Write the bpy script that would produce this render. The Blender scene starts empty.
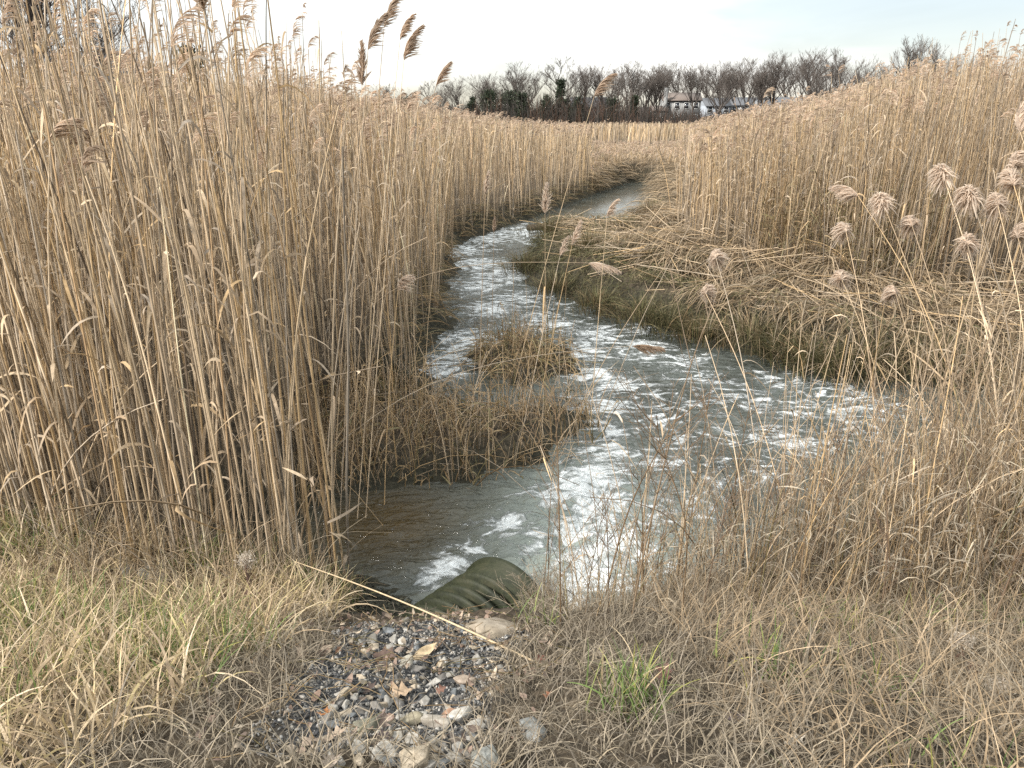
import bpy, bmesh, math, random
import numpy as np
from mathutils import Vector, Matrix
random.seed(7)
RNG = np.random.default_rng(11)
S = bpy.context.scene
C = S.collection

# ------------------------------------------------------------------ camera, sky, sun, exposure
CAMZ, PITCH, FPX = 2.7, math.radians(20.3), 742.0
cam = bpy.data.objects.new('camera', bpy.data.cameras.new('camera'))
C.objects.link(cam)
cam.location = (0, 0, CAMZ)
cam.rotation_euler = (math.pi / 2 - PITCH, 0, 0)
cam.data.sensor_width = 36.0
cam.data.lens = FPX / 1024 * 36.0
cam.data.clip_start = 0.05
cam.data.clip_end = 3000
S.camera = cam

SUN_EL, SUN_AZ = math.radians(40), math.radians(238)      # azimuth clockwise from +Y: from the left, a little behind the camera
SUN_STRENGTH, SKY_STRENGTH, EXPOSURE = 5.0, 0.1, 0.42
w = bpy.data.worlds.new('World'); S.world = w; w.use_nodes = True
nt = w.node_tree; N = nt.nodes; L = nt.links
N.clear()
out = N.new('ShaderNodeOutputWorld'); bg = N.new('ShaderNodeBackground')
sky = N.new('ShaderNodeTexSky'); sky.sky_type = 'NISHITA'; sky.sun_disc = False
sky.sun_elevation = SUN_EL; sky.sun_rotation = SUN_AZ
tc = N.new('ShaderNodeTexCoord'); sep = N.new('ShaderNodeSeparateXYZ')
L.new(tc.outputs['Generated'], sep.inputs[0])
def wmath(op, a, b=None, c=None, clamp=False):
    n = N.new('ShaderNodeMath'); n.operation = op; n.use_clamp = clamp
    for i, v in enumerate((a, b, c)):
        if v is None: continue
        if isinstance(v, (int, float)): n.inputs[i].default_value = v
        else: L.new(v, n.inputs[i])
    return n.outputs[0]
# thin cloud glowing low over the trees ahead
gd = N.new('ShaderNodeVectorMath'); gd.operation = 'DOT_PRODUCT'; L.new(tc.outputs['Generated'], gd.inputs[0]); gd.inputs[1].default_value = (-0.02, 0.996, 0.08)
gm = N.new('ShaderNodeMapRange'); gm.interpolation_type = 'SMOOTHSTEP'; gm.inputs['From Min'].default_value = 0.86; gm.inputs['From Max'].default_value = 1.0; gm.inputs['To Max'].default_value = 1.9
L.new(gd.outputs['Value'], gm.inputs[0])
# overcast layer: brighter towards the zenith, cream low down over the trees, thin bluish gaps
zc = wmath('MAXIMUM', sep.outputs[2], 0.0)
lum = wmath('ADD', wmath('MULTIPLY_ADD', zc, 9.0, 7.2), gm.outputs[0])
ramp = N.new('ShaderNodeValToRGB'); L.new(zc, ramp.inputs[0])
ramp.color_ramp.elements[0].color = (1.0, 0.93, 0.76, 1); ramp.color_ramp.elements[0].position = 0.0
ramp.color_ramp.elements[1].color = (0.96, 1.0, 0.99, 1); ramp.color_ramp.elements[1].position = 0.10
e = ramp.color_ramp.elements.new(0.04); e.color = (1.0, 0.985, 0.93, 1)
cl = N.new('ShaderNodeVectorMath'); cl.operation = 'SCALE'; L.new(ramp.outputs[0], cl.inputs[0]); L.new(lum, cl.inputs['Scale'])
mp = N.new('ShaderNodeMapping'); mp.inputs['Scale'].default_value = (1.6, 1.6, 7.0); mp.inputs['Rotation'].default_value = (0, 0.08, 0)
mp.inputs['Location'].default_value = (0.3, 0.0, 0.2)
L.new(tc.outputs['Generated'], mp.inputs[0])
nz = N.new('ShaderNodeTexNoise'); nz.inputs['Scale'].default_value = 1.3; nz.inputs['Detail'].default_value = 5; nz.inputs['Distortion'].default_value = 0.4
L.new(mp.outputs[0], nz.inputs[0])
mr = N.new('ShaderNodeMapRange'); mr.interpolation_type = 'SMOOTHSTEP'
mr.inputs['From Min'].default_value = 0.40; mr.inputs['From Max'].default_value = 0.56
mr.inputs['To Min'].default_value = 0.5; mr.inputs['To Max'].default_value = 1.0
L.new(nz.outputs[0], mr.inputs[0])
nz2 = N.new('ShaderNodeTexNoise'); nz2.inputs['Scale'].default_value = 2.6; nz2.inputs['Detail'].default_value = 6; nz2.inputs['Distortion'].default_value = 0.6
L.new(mp.outputs[0], nz2.inputs[0])
m2 = N.new('ShaderNodeMapRange'); m2.inputs['From Min'].default_value = 0.32; m2.inputs['From Max'].default_value = 0.62; m2.inputs['To Min'].default_value = 0.86; m2.inputs['To Max'].default_value = 1.06
L.new(nz2.outputs[0], m2.inputs[0]); lum2 = wmath('MULTIPLY', lum, m2.outputs[0]); L.new(lum2, cl.inputs['Scale'])
mx = N.new('ShaderNodeMix'); mx.data_type = 'RGBA'
L.new(mr.outputs[0], mx.inputs['Factor']); L.new(sky.outputs[0], mx.inputs['A']); L.new(cl.outputs[0], mx.inputs['B'])
L.new(mx.outputs['Result'], bg.inputs[0]); bg.inputs[1].default_value = SKY_STRENGTH
L.new(bg.outputs[0], out.inputs[0])

sd = bpy.data.lights.new('sun', 'SUN'); sd.energy = SUN_STRENGTH; sd.angle = math.radians(10); sd.color = (1.0, 0.95, 0.88)
sun = bpy.data.objects.new('sun', sd); C.objects.link(sun)
sv = Vector((math.sin(SUN_AZ) * math.cos(SUN_EL), math.cos(SUN_AZ) * math.cos(SUN_EL), math.sin(SUN_EL)))
sun.rotation_euler = sv.to_track_quat('Z', 'Y').to_euler(); sun.location = (-20, -20, 40)

S.view_settings.view_transform = 'Standard'; S.view_settings.look = 'None'
S.view_settings.exposure = EXPOSURE; S.view_settings.gamma = 1.0; S.view_settings.use_curve_mapping = False
S.render.engine = 'CYCLES'
S.cycles.max_bounces = 6; S.cycles.diffuse_bounces = 2; S.cycles.glossy_bounces = 2
S.cycles.transmission_bounces = 3; S.cycles.transparent_max_bounces = 4
S.cycles.use_denoising = False; S.cycles.sample_clamp_indirect = 4.0; S.cycles.sample_clamp_direct = 12.0

# ------------------------------------------------------------------ picture <-> place
SP, CP = math.sin(PITCH), math.cos(PITCH)
def ray(px, py):
    u = (np.asarray(px, float) - 512) / FPX; v = (384 - np.asarray(py, float)) / FPX
    return np.stack(np.broadcast_arrays(u, CP + v * SP, -SP + v * CP), -1)
def at(px, py, z=0.0):
    r = ray(px, py); t = (z - CAMZ) / r[..., 2:3]
    return r * t + np.array([0, 0, CAMZ])
def atd(px, py, d):
    r = ray(px, py)
    return r * (np.asarray(d, float)[..., None] / r[..., 1:2]) + np.array([0, 0, CAMZ])
def proj(p):
    p = np.asarray(p, float); x = p[..., 0]; y = p[..., 1]; z = p[..., 2] - CAMZ
    dep = y * CP - z * SP; up = y * SP + z * CP
    dep = np.where(dep < 0.05, 0.05, dep)
    return 512 + FPX * x / dep, 384 - FPX * up / dep

# ------------------------------------------------------------------ noise
def _h(ix, iy, s):
    n = (ix * 374761393 + iy * 668265263 + s * 974711) & 0xffffffff
    n = ((n ^ (n >> 13)) * 1274126177) & 0xffffffff
    return ((n ^ (n >> 16)) & 0xffff) / 65535.0
def vnoise(x, y, s=0):
    x = np.asarray(x, float); y = np.asarray(y, float)
    ix = np.floor(x).astype(np.int64); iy = np.floor(y).astype(np.int64)
    fx = x - ix; fy = y - iy; fx = fx * fx * (3 - 2 * fx); fy = fy * fy * (3 - 2 * fy)
    a = _h(ix, iy, s); b = _h(ix + 1, iy, s); c = _h(ix, iy + 1, s); d = _h(ix + 1, iy + 1, s)
    return (a * (1 - fx) + b * fx) * (1 - fy) + (c * (1 - fx) + d * fx) * fy - 0.5
def fbm(x, y, s=0, o=4):
    r = 0; a = 1.0
    for k in range(o):
        r = r + a * vnoise(x, y, s + k * 17); x = x * 2.03 + 3.1; y = y * 2.03 + 1.7; a *= 0.5
    return r
def sstep(a, b, x):
    t = np.clip((x - a) / (b - a), 0, 1); return t * t * (3 - 2 * t)

# ------------------------------------------------------------------ mesh building
class MB:
    def __init__(s): s.V = []; s.Q = []; s.T = []; s.K = []; s.n = 0
    def add(s, v, q=None, t=None, col=None):
        v = np.asarray(v, float).reshape(-1, 3)
        if q is not None and len(q): s.Q.append(np.asarray(q, np.int64).reshape(-1, 4) + s.n)
        if t is not None and len(t): s.T.append(np.asarray(t, np.int64).reshape(-1, 3) + s.n)
        s.V.append(v)
        if col is None: col = (0.5, 0.5, 0.5)
        s.K.append(np.broadcast_to(np.asarray(col, float), (len(v), 3)))
        s.n += len(v); return s
    def mesh(s, name, mat, smooth=False):
        V = np.concatenate(s.V) if s.V else np.zeros((0, 3)); K = np.concatenate(s.K) if s.K else np.zeros((0, 3))
        Q = np.concatenate(s.Q) if s.Q else np.zeros((0, 4), np.int64); T = np.concatenate(s.T) if s.T else np.zeros((0, 3), np.int64)
        me = bpy.data.meshes.new(name)
        me.vertices.add(len(V)); me.vertices.foreach_set('co', V.astype(np.float32).ravel())
        nl = 4 * len(Q) + 3 * len(T)
        me.loops.add(nl); me.loops.foreach_set('vertex_index', np.concatenate([Q.ravel(), T.ravel()]).astype(np.int32))
        npol = len(Q) + len(T); me.polygons.add(npol)
        st = np.concatenate([np.arange(len(Q)) * 4, 4 * len(Q) + np.arange(len(T)) * 3]).astype(np.int32)
        me.polygons.foreach_set('loop_start', st)
        if smooth: me.polygons.foreach_set('use_smooth', np.ones(npol, bool))
        at_ = me.color_attributes.new('Col', 'FLOAT_COLOR', 'POINT')
        at_.data.foreach_set('color', np.concatenate([K, np.ones((len(K), 1))], 1).astype(np.float32).ravel())
        me.materials.append(mat); me.update(calc_edges=True); me.validate()
        return me
    def build(s, name, mat, parent=None, smooth=False):
        o = bpy.data.objects.new(name, s.mesh(name, mat, smooth)); C.objects.link(o)
        if parent is not None: o.parent = parent
        return o

def norm(a): return a / np.maximum(np.linalg.norm(a, axis=-1, keepdims=True), 1e-9)
def bc_cols(col, n, s):
    col = np.asarray(col, float)
    if col.ndim == 1: col = np.broadcast_to(col, (n, s, 3))
    elif col.ndim == 2: col = np.broadcast_to(col[:, None, :], (n, s, 3))
    return col
def tubes(mb, P, R, col, sides=3):
    """P (n,s,3) centre lines, R (n,s) radii"""
    P = np.asarray(P, float); n, s, _ = P.shape
    R = np.broadcast_to(np.asarray(R, float), (n, s))
    T = np.empty_like(P); T[:, 1:-1] = P[:, 2:] - P[:, :-2]; T[:, 0] = P[:, 1] - P[:, 0]; T[:, -1] = P[:, -1] - P[:, -2]
    T = norm(T); ref = norm(np.cross(T[:, :1], np.array([0.31, 0.22, 0.92])) + 1e-4)
    A = norm(np.cross(T, np.broadcast_to(ref, T.shape))); B = np.cross(T, A)
    ang = np.arange(sides) * 2 * math.pi / sides
    V = P[:, :, None] + R[:, :, None, None] * (np.cos(ang)[:, None] * A[:, :, None] + np.sin(ang)[:, None] * B[:, :, None])
    K = np.repeat(bc_cols(col, n, s)[:, :, None], sides, 2)
    i = np.arange(n)[:, None, None] * s * sides + np.arange(s - 1)[None, :, None] * sides
    k = np.arange(sides)[None, None]; k2 = (k + 1) % sides
    Q = np.stack([i + k, i + k2, i + sides + k2, i + sides + k], -1)
    mb.add(V, Q.reshape(-1, 4), None, K.reshape(-1, 3))
def ribbons(mb, P, W, side, col):
    """P (n,s,3), W (n,s) half widths, side (n,3) or (n,s,3)"""
    P = np.asarray(P, float); n, s, _ = P.shape
    W = np.broadcast_to(np.asarray(W, float), (n, s)); side = np.asarray(side, float)
    if side.ndim == 2: side = side[:, None]
    D = side * W[..., None]
    V = np.stack([P - D, P + D], 2); K = np.repeat(bc_cols(col, n, s)[:, :, None], 2, 2)
    i = np.arange(n)[:, None] * 2 * s + np.arange(s - 1)[None] * 2
    Q = np.stack([i, i + 1, i + 3, i + 2], -1)
    mb.add(V, Q.reshape(-1, 4), None, K.reshape(-1, 3))

def box(mb, c, d, col, rz=0):
    x, y, z = [v / 2 for v in d]
    v = np.array([(i, j, k) for k in (-z, z) for j in (-y, y) for i in (-x, x)])
    ca, sa = math.cos(rz), math.sin(rz)
    v = np.stack([v[:, 0] * ca - v[:, 1] * sa, v[:, 0] * sa + v[:, 1] * ca, v[:, 2]], 1) + np.array(c)
    mb.add(v, [(0, 2, 3, 1), (4, 5, 7, 6), (0, 1, 5, 4), (2, 6, 7, 3), (0, 4, 6, 2), (1, 3, 7, 5)], None, col)

# ------------------------------------------------------------------ tags
def tag(o, label=None, cat=None, group=None, kind=None):
    if label: o['label'] = label
    if cat: o['category'] = cat
    if group: o['group'] = group
    if kind: o['kind'] = kind
    return o
def empty(name, loc=(0, 0, 0), rz=0, sc=1.0):
    o = bpy.data.objects.new(name, None); C.objects.link(o); o.empty_display_size = 0.1
    o.location = loc; o.rotation_euler = (0, 0, rz); o.scale = (sc, sc, sc); return o
def copy_tree(o, parent=None):
    c = o.copy(); C.objects.link(c)
    if parent is not None: c.parent = parent
    for ch in list(o.children): copy_tree(ch, c)
    return c
def drop(o):
    for ch in list(o.children): drop(ch)
    bpy.data.objects.remove(o)

# ------------------------------------------------------------------ materials
def new_mat(name):
    m = bpy.data.materials.new(name); m.use_nodes = True
    t = m.node_tree; b = t.nodes['Principled BSDF']; return m, t, b
def ramp_node(t, src, stops):
    r = t.nodes.new('ShaderNodeValToRGB'); t.links.new(src, r.inputs[0]); el = r.color_ramp.elements
    while len(el) < len(stops): el.new(0.5)
    for e_, (p, c) in zip(el, stops):
        e_.position = p; e_.color = (*c, 1) if len(c) == 3 else c
    return r.outputs[0]
def noise_node(t, scale, detail=4, dist=0.0, vec=None, rough=0.55):
    n = t.nodes.new('ShaderNodeTexNoise'); n.inputs['Scale'].default_value = scale; n.inputs['Detail'].default_value = detail
    n.inputs['Distortion'].default_value = dist; n.inputs['Roughness'].default_value = rough
    if vec is not None: t.links.new(vec, n.inputs['Vector'])
    return n.outputs[0]
def mixc(t, f, a, b, mode='MIX'):
    m = t.nodes.new('ShaderNodeMix'); m.data_type = 'RGBA'; m.blend_type = mode
    for key, v in (('Factor', f), ('A', a), ('B', b)):
        if isinstance(v, (int, float)): m.inputs[key].default_value = v
        elif isinstance(v, tuple): m.inputs[key].default_value = (*v, 1) if len(v) == 3 else v
        else: t.links.new(v, m.inputs[key])
    return m.outputs['Result']
def bump(t, b, h, strength, dist):
    n = t.nodes.new('ShaderNodeBump'); n.inputs['Strength'].default_value = strength; n.inputs['Distance'].default_value = dist
    t.links.new(h, n.inputs['Height']); t.links.new(n.outputs[0], b.inputs['Normal']); return n
def objco(t, scale=(1, 1, 1)):
    c = t.nodes.new('ShaderNodeTexCoord'); m = t.nodes.new('ShaderNodeMapping'); m.inputs['Scale'].default_value = scale
    t.links.new(c.outputs['Object'], m.inputs[0]); return m.outputs[0]
def fibre(name, rough=0.65, transl=0.0, mott=0.35, scale=(30, 30, 8), spec=0.3):
    """dry plant matter: own colour per stem, mottled along its length"""
    m, t, b = new_mat(name)
    a = t.nodes.new('ShaderNodeVertexColor'); a.layer_name = 'Col'
    nz_ = noise_node(t, 1.0, 3, 0.0, objco(t, scale))
    k = ramp_node(t, nz_, [(0.25, (1 - mott,) * 3), (0.75, (1 + mott * 0.6,) * 3)])
    col = mixc(t, 1.0, a.outputs[0], k, 'MULTIPLY')
    t.links.new(col, b.inputs['Base Color']); b.inputs['Roughness'].default_value = rough
    b.inputs['Specular IOR Level'].default_value = spec
    if transl:
        tr = t.nodes.new('ShaderNodeBsdfTranslucent'); t.links.new(col, tr.inputs[0])
        ms = t.nodes.new('ShaderNodeMixShader'); ms.inputs[0].default_value = transl
        t.links.new(b.outputs[0], ms.inputs[1]); t.links.new(tr.outputs[0], ms.inputs[2])
        t.links.new(ms.outputs[0], t.nodes['Material Output'].inputs[0])
    return m
M_REED = fibre('reed_stem', 0.55, 0.0, 0.3, (60, 60, 9))
M_LEAF = fibre('dry_leaf_blade', 0.65, 0.3, 0.3, (40, 40, 14))
M_PLUME = fibre('plume_fluff', 0.9, 0.6, 0.2, (60, 60, 60), 0.1)
M_GRASS = fibre('grass_blade', 0.6, 0.25, 0.3, (30, 30, 30))
M_BARK = fibre('bark', 0.9, 0.0, 0.35, (6, 6, 2), 0.2)
M_NEEDLE = fibre('evergreen_leaf', 0.7, 0.15, 0.4, (3, 3, 3), 0.2)
M_FALLEN = fibre('fallen_leaf', 0.7, 0.15, 0.5, (50, 50, 50), 0.3)

def mat_stone(name, sc=60):
    m, t, b = new_mat(name)
    a = t.nodes.new('ShaderNodeVertexColor'); a.layer_name = 'Col'
    v = objco(t)
    n1 = noise_node(t, sc, 6, 0.2, v); n2 = noise_node(t, sc * 0.25, 3, 0.3, v)
    k = ramp_node(t, n1, [(0.3, (0.62, 0.6, 0.58)), (0.7, (1.2, 1.2, 1.2))])
    k2 = ramp_node(t, n2, [(0.35, (0.7, 0.68, 0.62)), (0.65, (1.12, 1.12, 1.12))])
    col = mixc(t, 1.0, mixc(t, 1.0, a.outputs[0], k, 'MULTIPLY'), k2, 'MULTIPLY')
    t.links.new(col, b.inputs['Base Color']); b.inputs['Roughness'].default_value = 0.85
    bump(t, b, n1, 0.5, 0.004); return m
M_STONE = mat_stone('stone'); M_BOULDER = mat_stone('boulder_stone', 25)

# ------------------------------------------------------------------ the creek in plan
def pxpoly(pts, z=0.0): return at([p[0] for p in pts], [p[1] for p in pts], z)[:, :2]
W_PX = [(312, 548), (345, 572), (395, 600), (425, 614), (470, 628), (540, 620), (600, 606), (650, 590), (700, 574), (760, 562), (830, 548), (900, 522),
        (960, 478), (1010, 440), (1045, 412), (1010, 390), (940, 386), (880, 379), (800, 363), (740, 350), (690, 334), (620, 320), (575, 304),
        (537, 286), (516, 268), (532, 250), (566, 242), (610, 246), (650, 236), (666, 226), (646, 215), (655, 203), (661, 192), (652, 183),
        (632, 181), (612, 187), (590, 196), (560, 207), (520, 222), (470, 238), (448, 252), (456, 268), (440, 300),
        (452, 328), (436, 346), (420, 372), (428, 392), (460, 404), (500, 410), (560, 404), (594, 414), (599, 432), (572, 452), (520, 472), (470, 486), (430, 482),
        (380, 486), (345, 495), (312, 508), (298, 530)]
WPOLY = pxpoly(W_PX)
ISLET = pxpoly([(474, 371), (478, 352), (520, 343), (568, 353), (575, 370), (525, 384)])
def inside(poly, x, y):
    r = np.zeros(np.shape(x), bool); n = len(poly)
    for i in range(n):
        x1, y1 = poly[i]; x2, y2 = poly[(i + 1) % n]
        if y1 == y2: continue
        c = ((y1 > y) != (y2 > y)) & (x < (x2 - x1) * (y - y1) / (y2 - y1) + x1); r ^= c
    return r
def pdist(poly, x, y):
    d = np.full(np.shape(x), 1e9); n = len(poly)
    for i in range(n):
        ax, ay = poly[i]; bx, by = poly[(i + 1) % n]; ex, ey = bx - ax, by - ay
        t = np.clip(((x - ax) * ex + (y - ay) * ey) / (ex * ex + ey * ey + 1e-12), 0, 1)
        d = np.minimum(d, np.hypot(x - ax - t * ex, y - ay - t * ey))
    return d
def shore(x, y):
    """signed distance from the water's edge, positive on land"""
    x = np.asarray(x, float); y = np.asarray(y, float)
    wob = 0.10 * fbm(x * 2.2, y * 2.2, 5, 3) * np.clip(y / 6, 0.4, 1.5)
    d = pdist(WPOLY, x, y); s = np.where(inside(WPOLY, x, y), -d, d)
    di = pdist(ISLET, x, y); si = np.where(inside(ISLET, x, y), di, -di)
    return np.maximum(s, si) + wob
SPIT = pxpoly([(286, 440), (330, 400), (395, 385), (424, 392), (460, 402), (500, 408), (560, 402), (600, 412), (606, 436), (575, 460), (520, 480), (470, 492), (400, 492), (340, 500), (310, 515), (290, 530)])
HUMMOCK = pxpoly([(510, 268), (530, 240), (600, 236), (660, 250), (700, 300), (680, 335), (600, 318), (540, 292)])
GRAVEL = pxpoly([(300, 768), (312, 735), (348, 690), (350, 640), (375, 615), (430, 612), (475, 625), (500, 640), (520, 660), (500, 700), (495, 768), (480, 900), (300, 900)], 0.7)
def land_h(x, y):
    """height of the land far from the water"""
    plane = 1.22 - 0.46 * (y - 1.4)
    z = np.maximum(np.minimum(plane, 1.3 + 0.02 * fbm(x, y, 3)), 0.40)
    z = np.where((y > 8) & (x > -1), 0.40 + 0.22 * sstep(8, 13, y) * sstep(0, 3, x - 0.05 * y), z)
    return z - 2.4 * np.clip((y - 42) / 140, 0, 1)
CL = pxpoly([(520, 640), (640, 500), (655, 440), (640, 400), (600, 350), (510, 290), (485, 258), (520, 236), (590, 222), (632, 205), (650, 185), (690, 174), (700, 150)])
def xc(y): return np.interp(y, CL[:, 1], CL[:, 0])
FR = pxpoly([(-700, 480), (-300, 505), (0, 535), (60, 552), (120, 566), (180, 575), (260, 582), (320, 560), (420, 540)], 0.42)
def front(x): return np.interp(x, FR[:, 0], FR[:, 1])
NR = pxpoly([(540, 600), (650, 560), (800, 480), (950, 425), (1045, 402), (1500, 400)])
def nearright(x): return np.interp(x, NR[:, 0], NR[:, 1])

def gz(x, y):
    x = np.asarray(x, float); y = np.asarray(y, float)
    s = shore(x, y)
    h = land_h(x, y)
    sp = inside(SPIT, x, y) | (pdist(ISLET, x, y) < 0.1) | inside(ISLET, x, y)
    h = np.where(sp, 0.10, h)
    wdt = np.where(y < 4.2, 0.75, 0.55)
    z = np.where(s > 0, h * sstep(-0.05, wdt, s), -0.45 * sstep(0, 0.9, -s))
    far = sstep(120, 30, y)
    rbk = sstep(0.1, 0.6, s) * (x > xc(y)) * (y > nearright(x)) * sstep(30, 15, y)
    z = z + rbk * (0.26 * fbm(x * 1.0, y * 1.0, 103, 2) + 0.16 * fbm(x * 2.6, y * 2.6, 107, 2))
    # trench scoured along the left flank of the pipe
    pu = (x + 0.08) * 0.62 + (y - 3.6) * 0.785; pv = (x + 0.08) * -0.785 + (y - 3.6) * 0.62
    wt = sstep(-0.78, -0.52, pu) * sstep(0.3, 0.1, pu) * sstep(-0.16, 0.0, pv) * sstep(0.95, 0.6, pv)
    z = np.where(s > 0, z * (1 - wt) + np.minimum(z, 0.07 + 0.30 * np.clip(-pu - 0.5, 0, 1)) * wt, z)
    z = z + np.where(s > 0, sstep(0, 0.4, s), 0.3) * (0.09 * fbm(x * 1.3, y * 1.3, 2, 4) + 0.03 * fbm(x * 8, y * 8, 9, 3) * sstep(14, 6, y)) * far
    return z
def polar_grid(dists, azs):
    D, A = np.meshgrid(dists, azs, indexing='ij'); x = D * np.sin(A); y = D * np.cos(A)
    n, m = D.shape; i = np.arange(n - 1)[:, None] * m + np.arange(m - 1)[None]
    Q = np.stack([i, i + 1, i + m + 1, i + m], -1).reshape(-1, 4)[:, ::-1]
    return x.ravel(), y.ravel(), Q

# ground: one sheet to the horizon, finer near the camera
dists = np.concatenate([np.linspace(0.05, 1.0, 20)[:-1], np.geomspace(1.0, 40, 620)[:-1], np.geomspace(40, 2500, 90)])
azs = np.concatenate([np.linspace(-math.pi, -0.85, 60)[:-1], np.linspace(-0.85, 0.85, 520)[:-1], np.linspace(0.85, math.pi, 60)])
gx, gy, gq = polar_grid(dists, azs)
gzv = gz(gx, gy)
s_ = shore(gx, gy)
gr = sstep(-0.05, 0.08, np.where(inside(GRAVEL, gx, gy), pdist(GRAVEL, gx, gy), -pdist(GRAVEL, gx, gy)) + 0.06 * fbm(gx * 6, gy * 6, 21, 2))
mud = sstep(0.75, 0.1, s_ + 0.25 * fbm(gx * 3, gy * 3, 4, 3))
gcol = np.stack([gr, mud, np.zeros_like(gr)], 1)
mG, t, b = new_mat('soil')
a = t.nodes.new('ShaderNodeVertexColor'); a.layer_name = 'Col'
sp_ = t.nodes.new('ShaderNodeSeparateColor'); t.links.new(a.outputs[0], sp_.inputs[0])
vec = objco(t)
n1 = noise_node(t, 18, 8, 0.5, vec); n2 = noise_node(t, 90, 5, 0.4, vec); n3 = noise_node(t, 2.2, 4, 0.3, vec)
soil = ramp_node(t, n1, [(0.30, (0.025, 0.02, 0.014)), (0.5, (0.06, 0.046, 0.031)), (0.72, (0.13, 0.10, 0.066))])
grav = ramp_node(t, n2, [(0.3, (0.025, 0.026, 0.028)), (0.6, (0.075, 0.076, 0.077)), (0.75, (0.16, 0.155, 0.15))])
mudc = ramp_node(t, n1, [(0.3, (0.016, 0.016, 0.011)), (0.6, (0.045, 0.042, 0.028)), (0.8, (0.085, 0.078, 0.05))])
c1 = mixc(t, sp_.outputs[0], soil, grav); c2 = mixc(t, sp_.outputs[1], c1, mudc)
t.links.new(c2, b.inputs['Base Color']); b.inputs['Roughness'].default_value = 0.9; b.inputs['Specular IOR Level'].default_value = 0.25
bump(t, b, n1, 0.8, 0.03)
tag(MB().add(np.stack([gx, gy, gzv], 1), gq, None, gcol).build('ground', mG, None, True), kind='structure')

# water: sheet with real ripples, foam from the outfall, painted sky reflection upstream
FOAM_AND_SHEEN = [  # pixel on the water, radius in metres, strength
    (450, 568, .16, .95), (432, 578, .12, .8), (470, 552, .14, .8), (505, 528, .2, .75), (540, 545, .16, .7), (560, 600, .2, .9), (585, 575, .25, 1.0), (600, 545, .3, 1.0), (575, 540, .22, 1.0),
    (600, 510, .3, .95), (585, 500, .28, .95), (620, 590, .22, .8), (595, 478, .32, .85), (565, 490, .2, .8), (545, 500, .2, .75), (640, 560, .25, .7), (650, 520, .3, .6), (600, 455, .3, .75), (605, 430, .3, .72), (600, 405, .35, .75),
    (620, 385, .4, .7), (590, 375, .4, .7), (580, 350, .5, .68), (600, 335, .5, .66), (640, 350, .5, .62), (680, 360, .5, .55), (560, 325, .6, .62), (535, 320, .6, .6), (520, 300, .7, .62), (490, 310, .6, .66), (470, 340, .5, .75), (450, 360, .4, .8), (440, 372, .4, .7),  # upstream channel spots here and next row: pale sky reflection painted as foam
    (480, 285, .7, .66), (505, 275, .8, .66), (475, 265, .8, .66), (560, 305, .5, .5), (640, 395, .5, .5), (690, 400, .5, .46), (720, 430, .5, .46), (680, 450, .4, .5), (780, 385, .5, .55), (800, 410, .5, .58), (840, 395, .5, .55), (870, 410, .5, .5),
    (750, 400, .5, .5), (790, 440, .5, .55), (850, 430, .5, .55), (720, 480, .4, .42), (690, 500, .4, .46), (760, 470, .4, .46), (650, 460, .4, .5), (660, 420, .5, .48), (700, 380, .5, .55), (640, 330, .4, .55), (460, 250, .9, .6), (490, 238, 1.0, .62), (530, 232, 1.2, .62), (575, 229, 1.2, .6), (620, 222, 1.2, .45)]
fd = np.geomspace(2.2, 60, 640); fa = np.linspace(-0.75, 0.75, 620)
wx, wy, wq = polar_grid(fd, fa)
ws = shore(wx, wy)
foam = np.zeros_like(wx); turb = np.zeros_like(wx)
for (px, py, r, k) in FOAM_AND_SHEEN:
    p = at(px, py)
    g = np.exp(-((wx - p[0]) ** 2 + ((wy - p[1]) / (1.0 + 0.02 * p[1])) ** 2) / (2 * (r * 0.75) ** 2))
    foam = np.maximum(foam, k * g)  # mask carries foam plus the sky sheen painted upstream
foam = np.clip(foam, 0, 1)
turb = np.exp(-((wx - at(590, 540)[0]) ** 2 / 0.5 + (wy - at(590, 540)[1]) ** 2 / 1.6))
calm = sstep(16, 22, wy)
qx, qy = wx + 0.15 * fbm(wx * 2, wy * 2, 31, 2), wy + 0.15 * fbm(wx * 2, wy * 2, 37, 2)
rip = 0.026 * fbm(qx * 2.8, qy * 6.0, 41, 4) + 0.012 * fbm(qx * 9, qy * 15, 43, 3)
ridge = (0.5 - np.abs(fbm(qx * 4, qy * 5, 47, 3))) * 0.05
pool = np.exp(-((wx - at(380, 520)[0]) ** 2 / 0.35 + (wy - at(380, 520)[1]) ** 2 / 0.35))
wz = rip * (1 - 0.98 * calm) * (1 - 0.75 * pool) + turb * (1.3 * ridge + 0.08 * fbm(qx * 6, qy * 6, 53, 4) + 0.02) + 0.012 * foam * (0.6 + fbm(qx * 10, qy * 10, 59, 3))
keepv = ws < 0.25
kf = keepv[wq].any(1)
used = np.unique(wq[kf]); remap = np.full(len(wx), -1); remap[used] = np.arange(len(used))
mW, t, b = new_mat('creek_water')
a = t.nodes.new('ShaderNodeVertexColor'); a.layer_name = 'Col'
sp_ = t.nodes.new('ShaderNodeSeparateColor'); t.links.new(a.outputs[0], sp_.inputs[0])
vec = objco(t, (1.0, 1.0, 1.0)); vst = objco(t, (0.8, 1.5, 1.0))
f1 = noise_node(t, 2.7, 8, 2.6, vst, 0.60); f2 = noise_node(t, 8, 6, 1.8, vec, 0.58)
def tm(t, op, a_, b_=None, c_=None, clamp=False):
    n = t.nodes.new('ShaderNodeMath'); n.operation = op; n.use_clamp = clamp
    for i, v in enumerate((a_, b_, c_)):
        if v is None: continue
        if isinstance(v, (int, float)): n.inputs[i].default_value = v
        else: t.links.new(v, n.inputs[i])
    return n.outputs[0]
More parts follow.
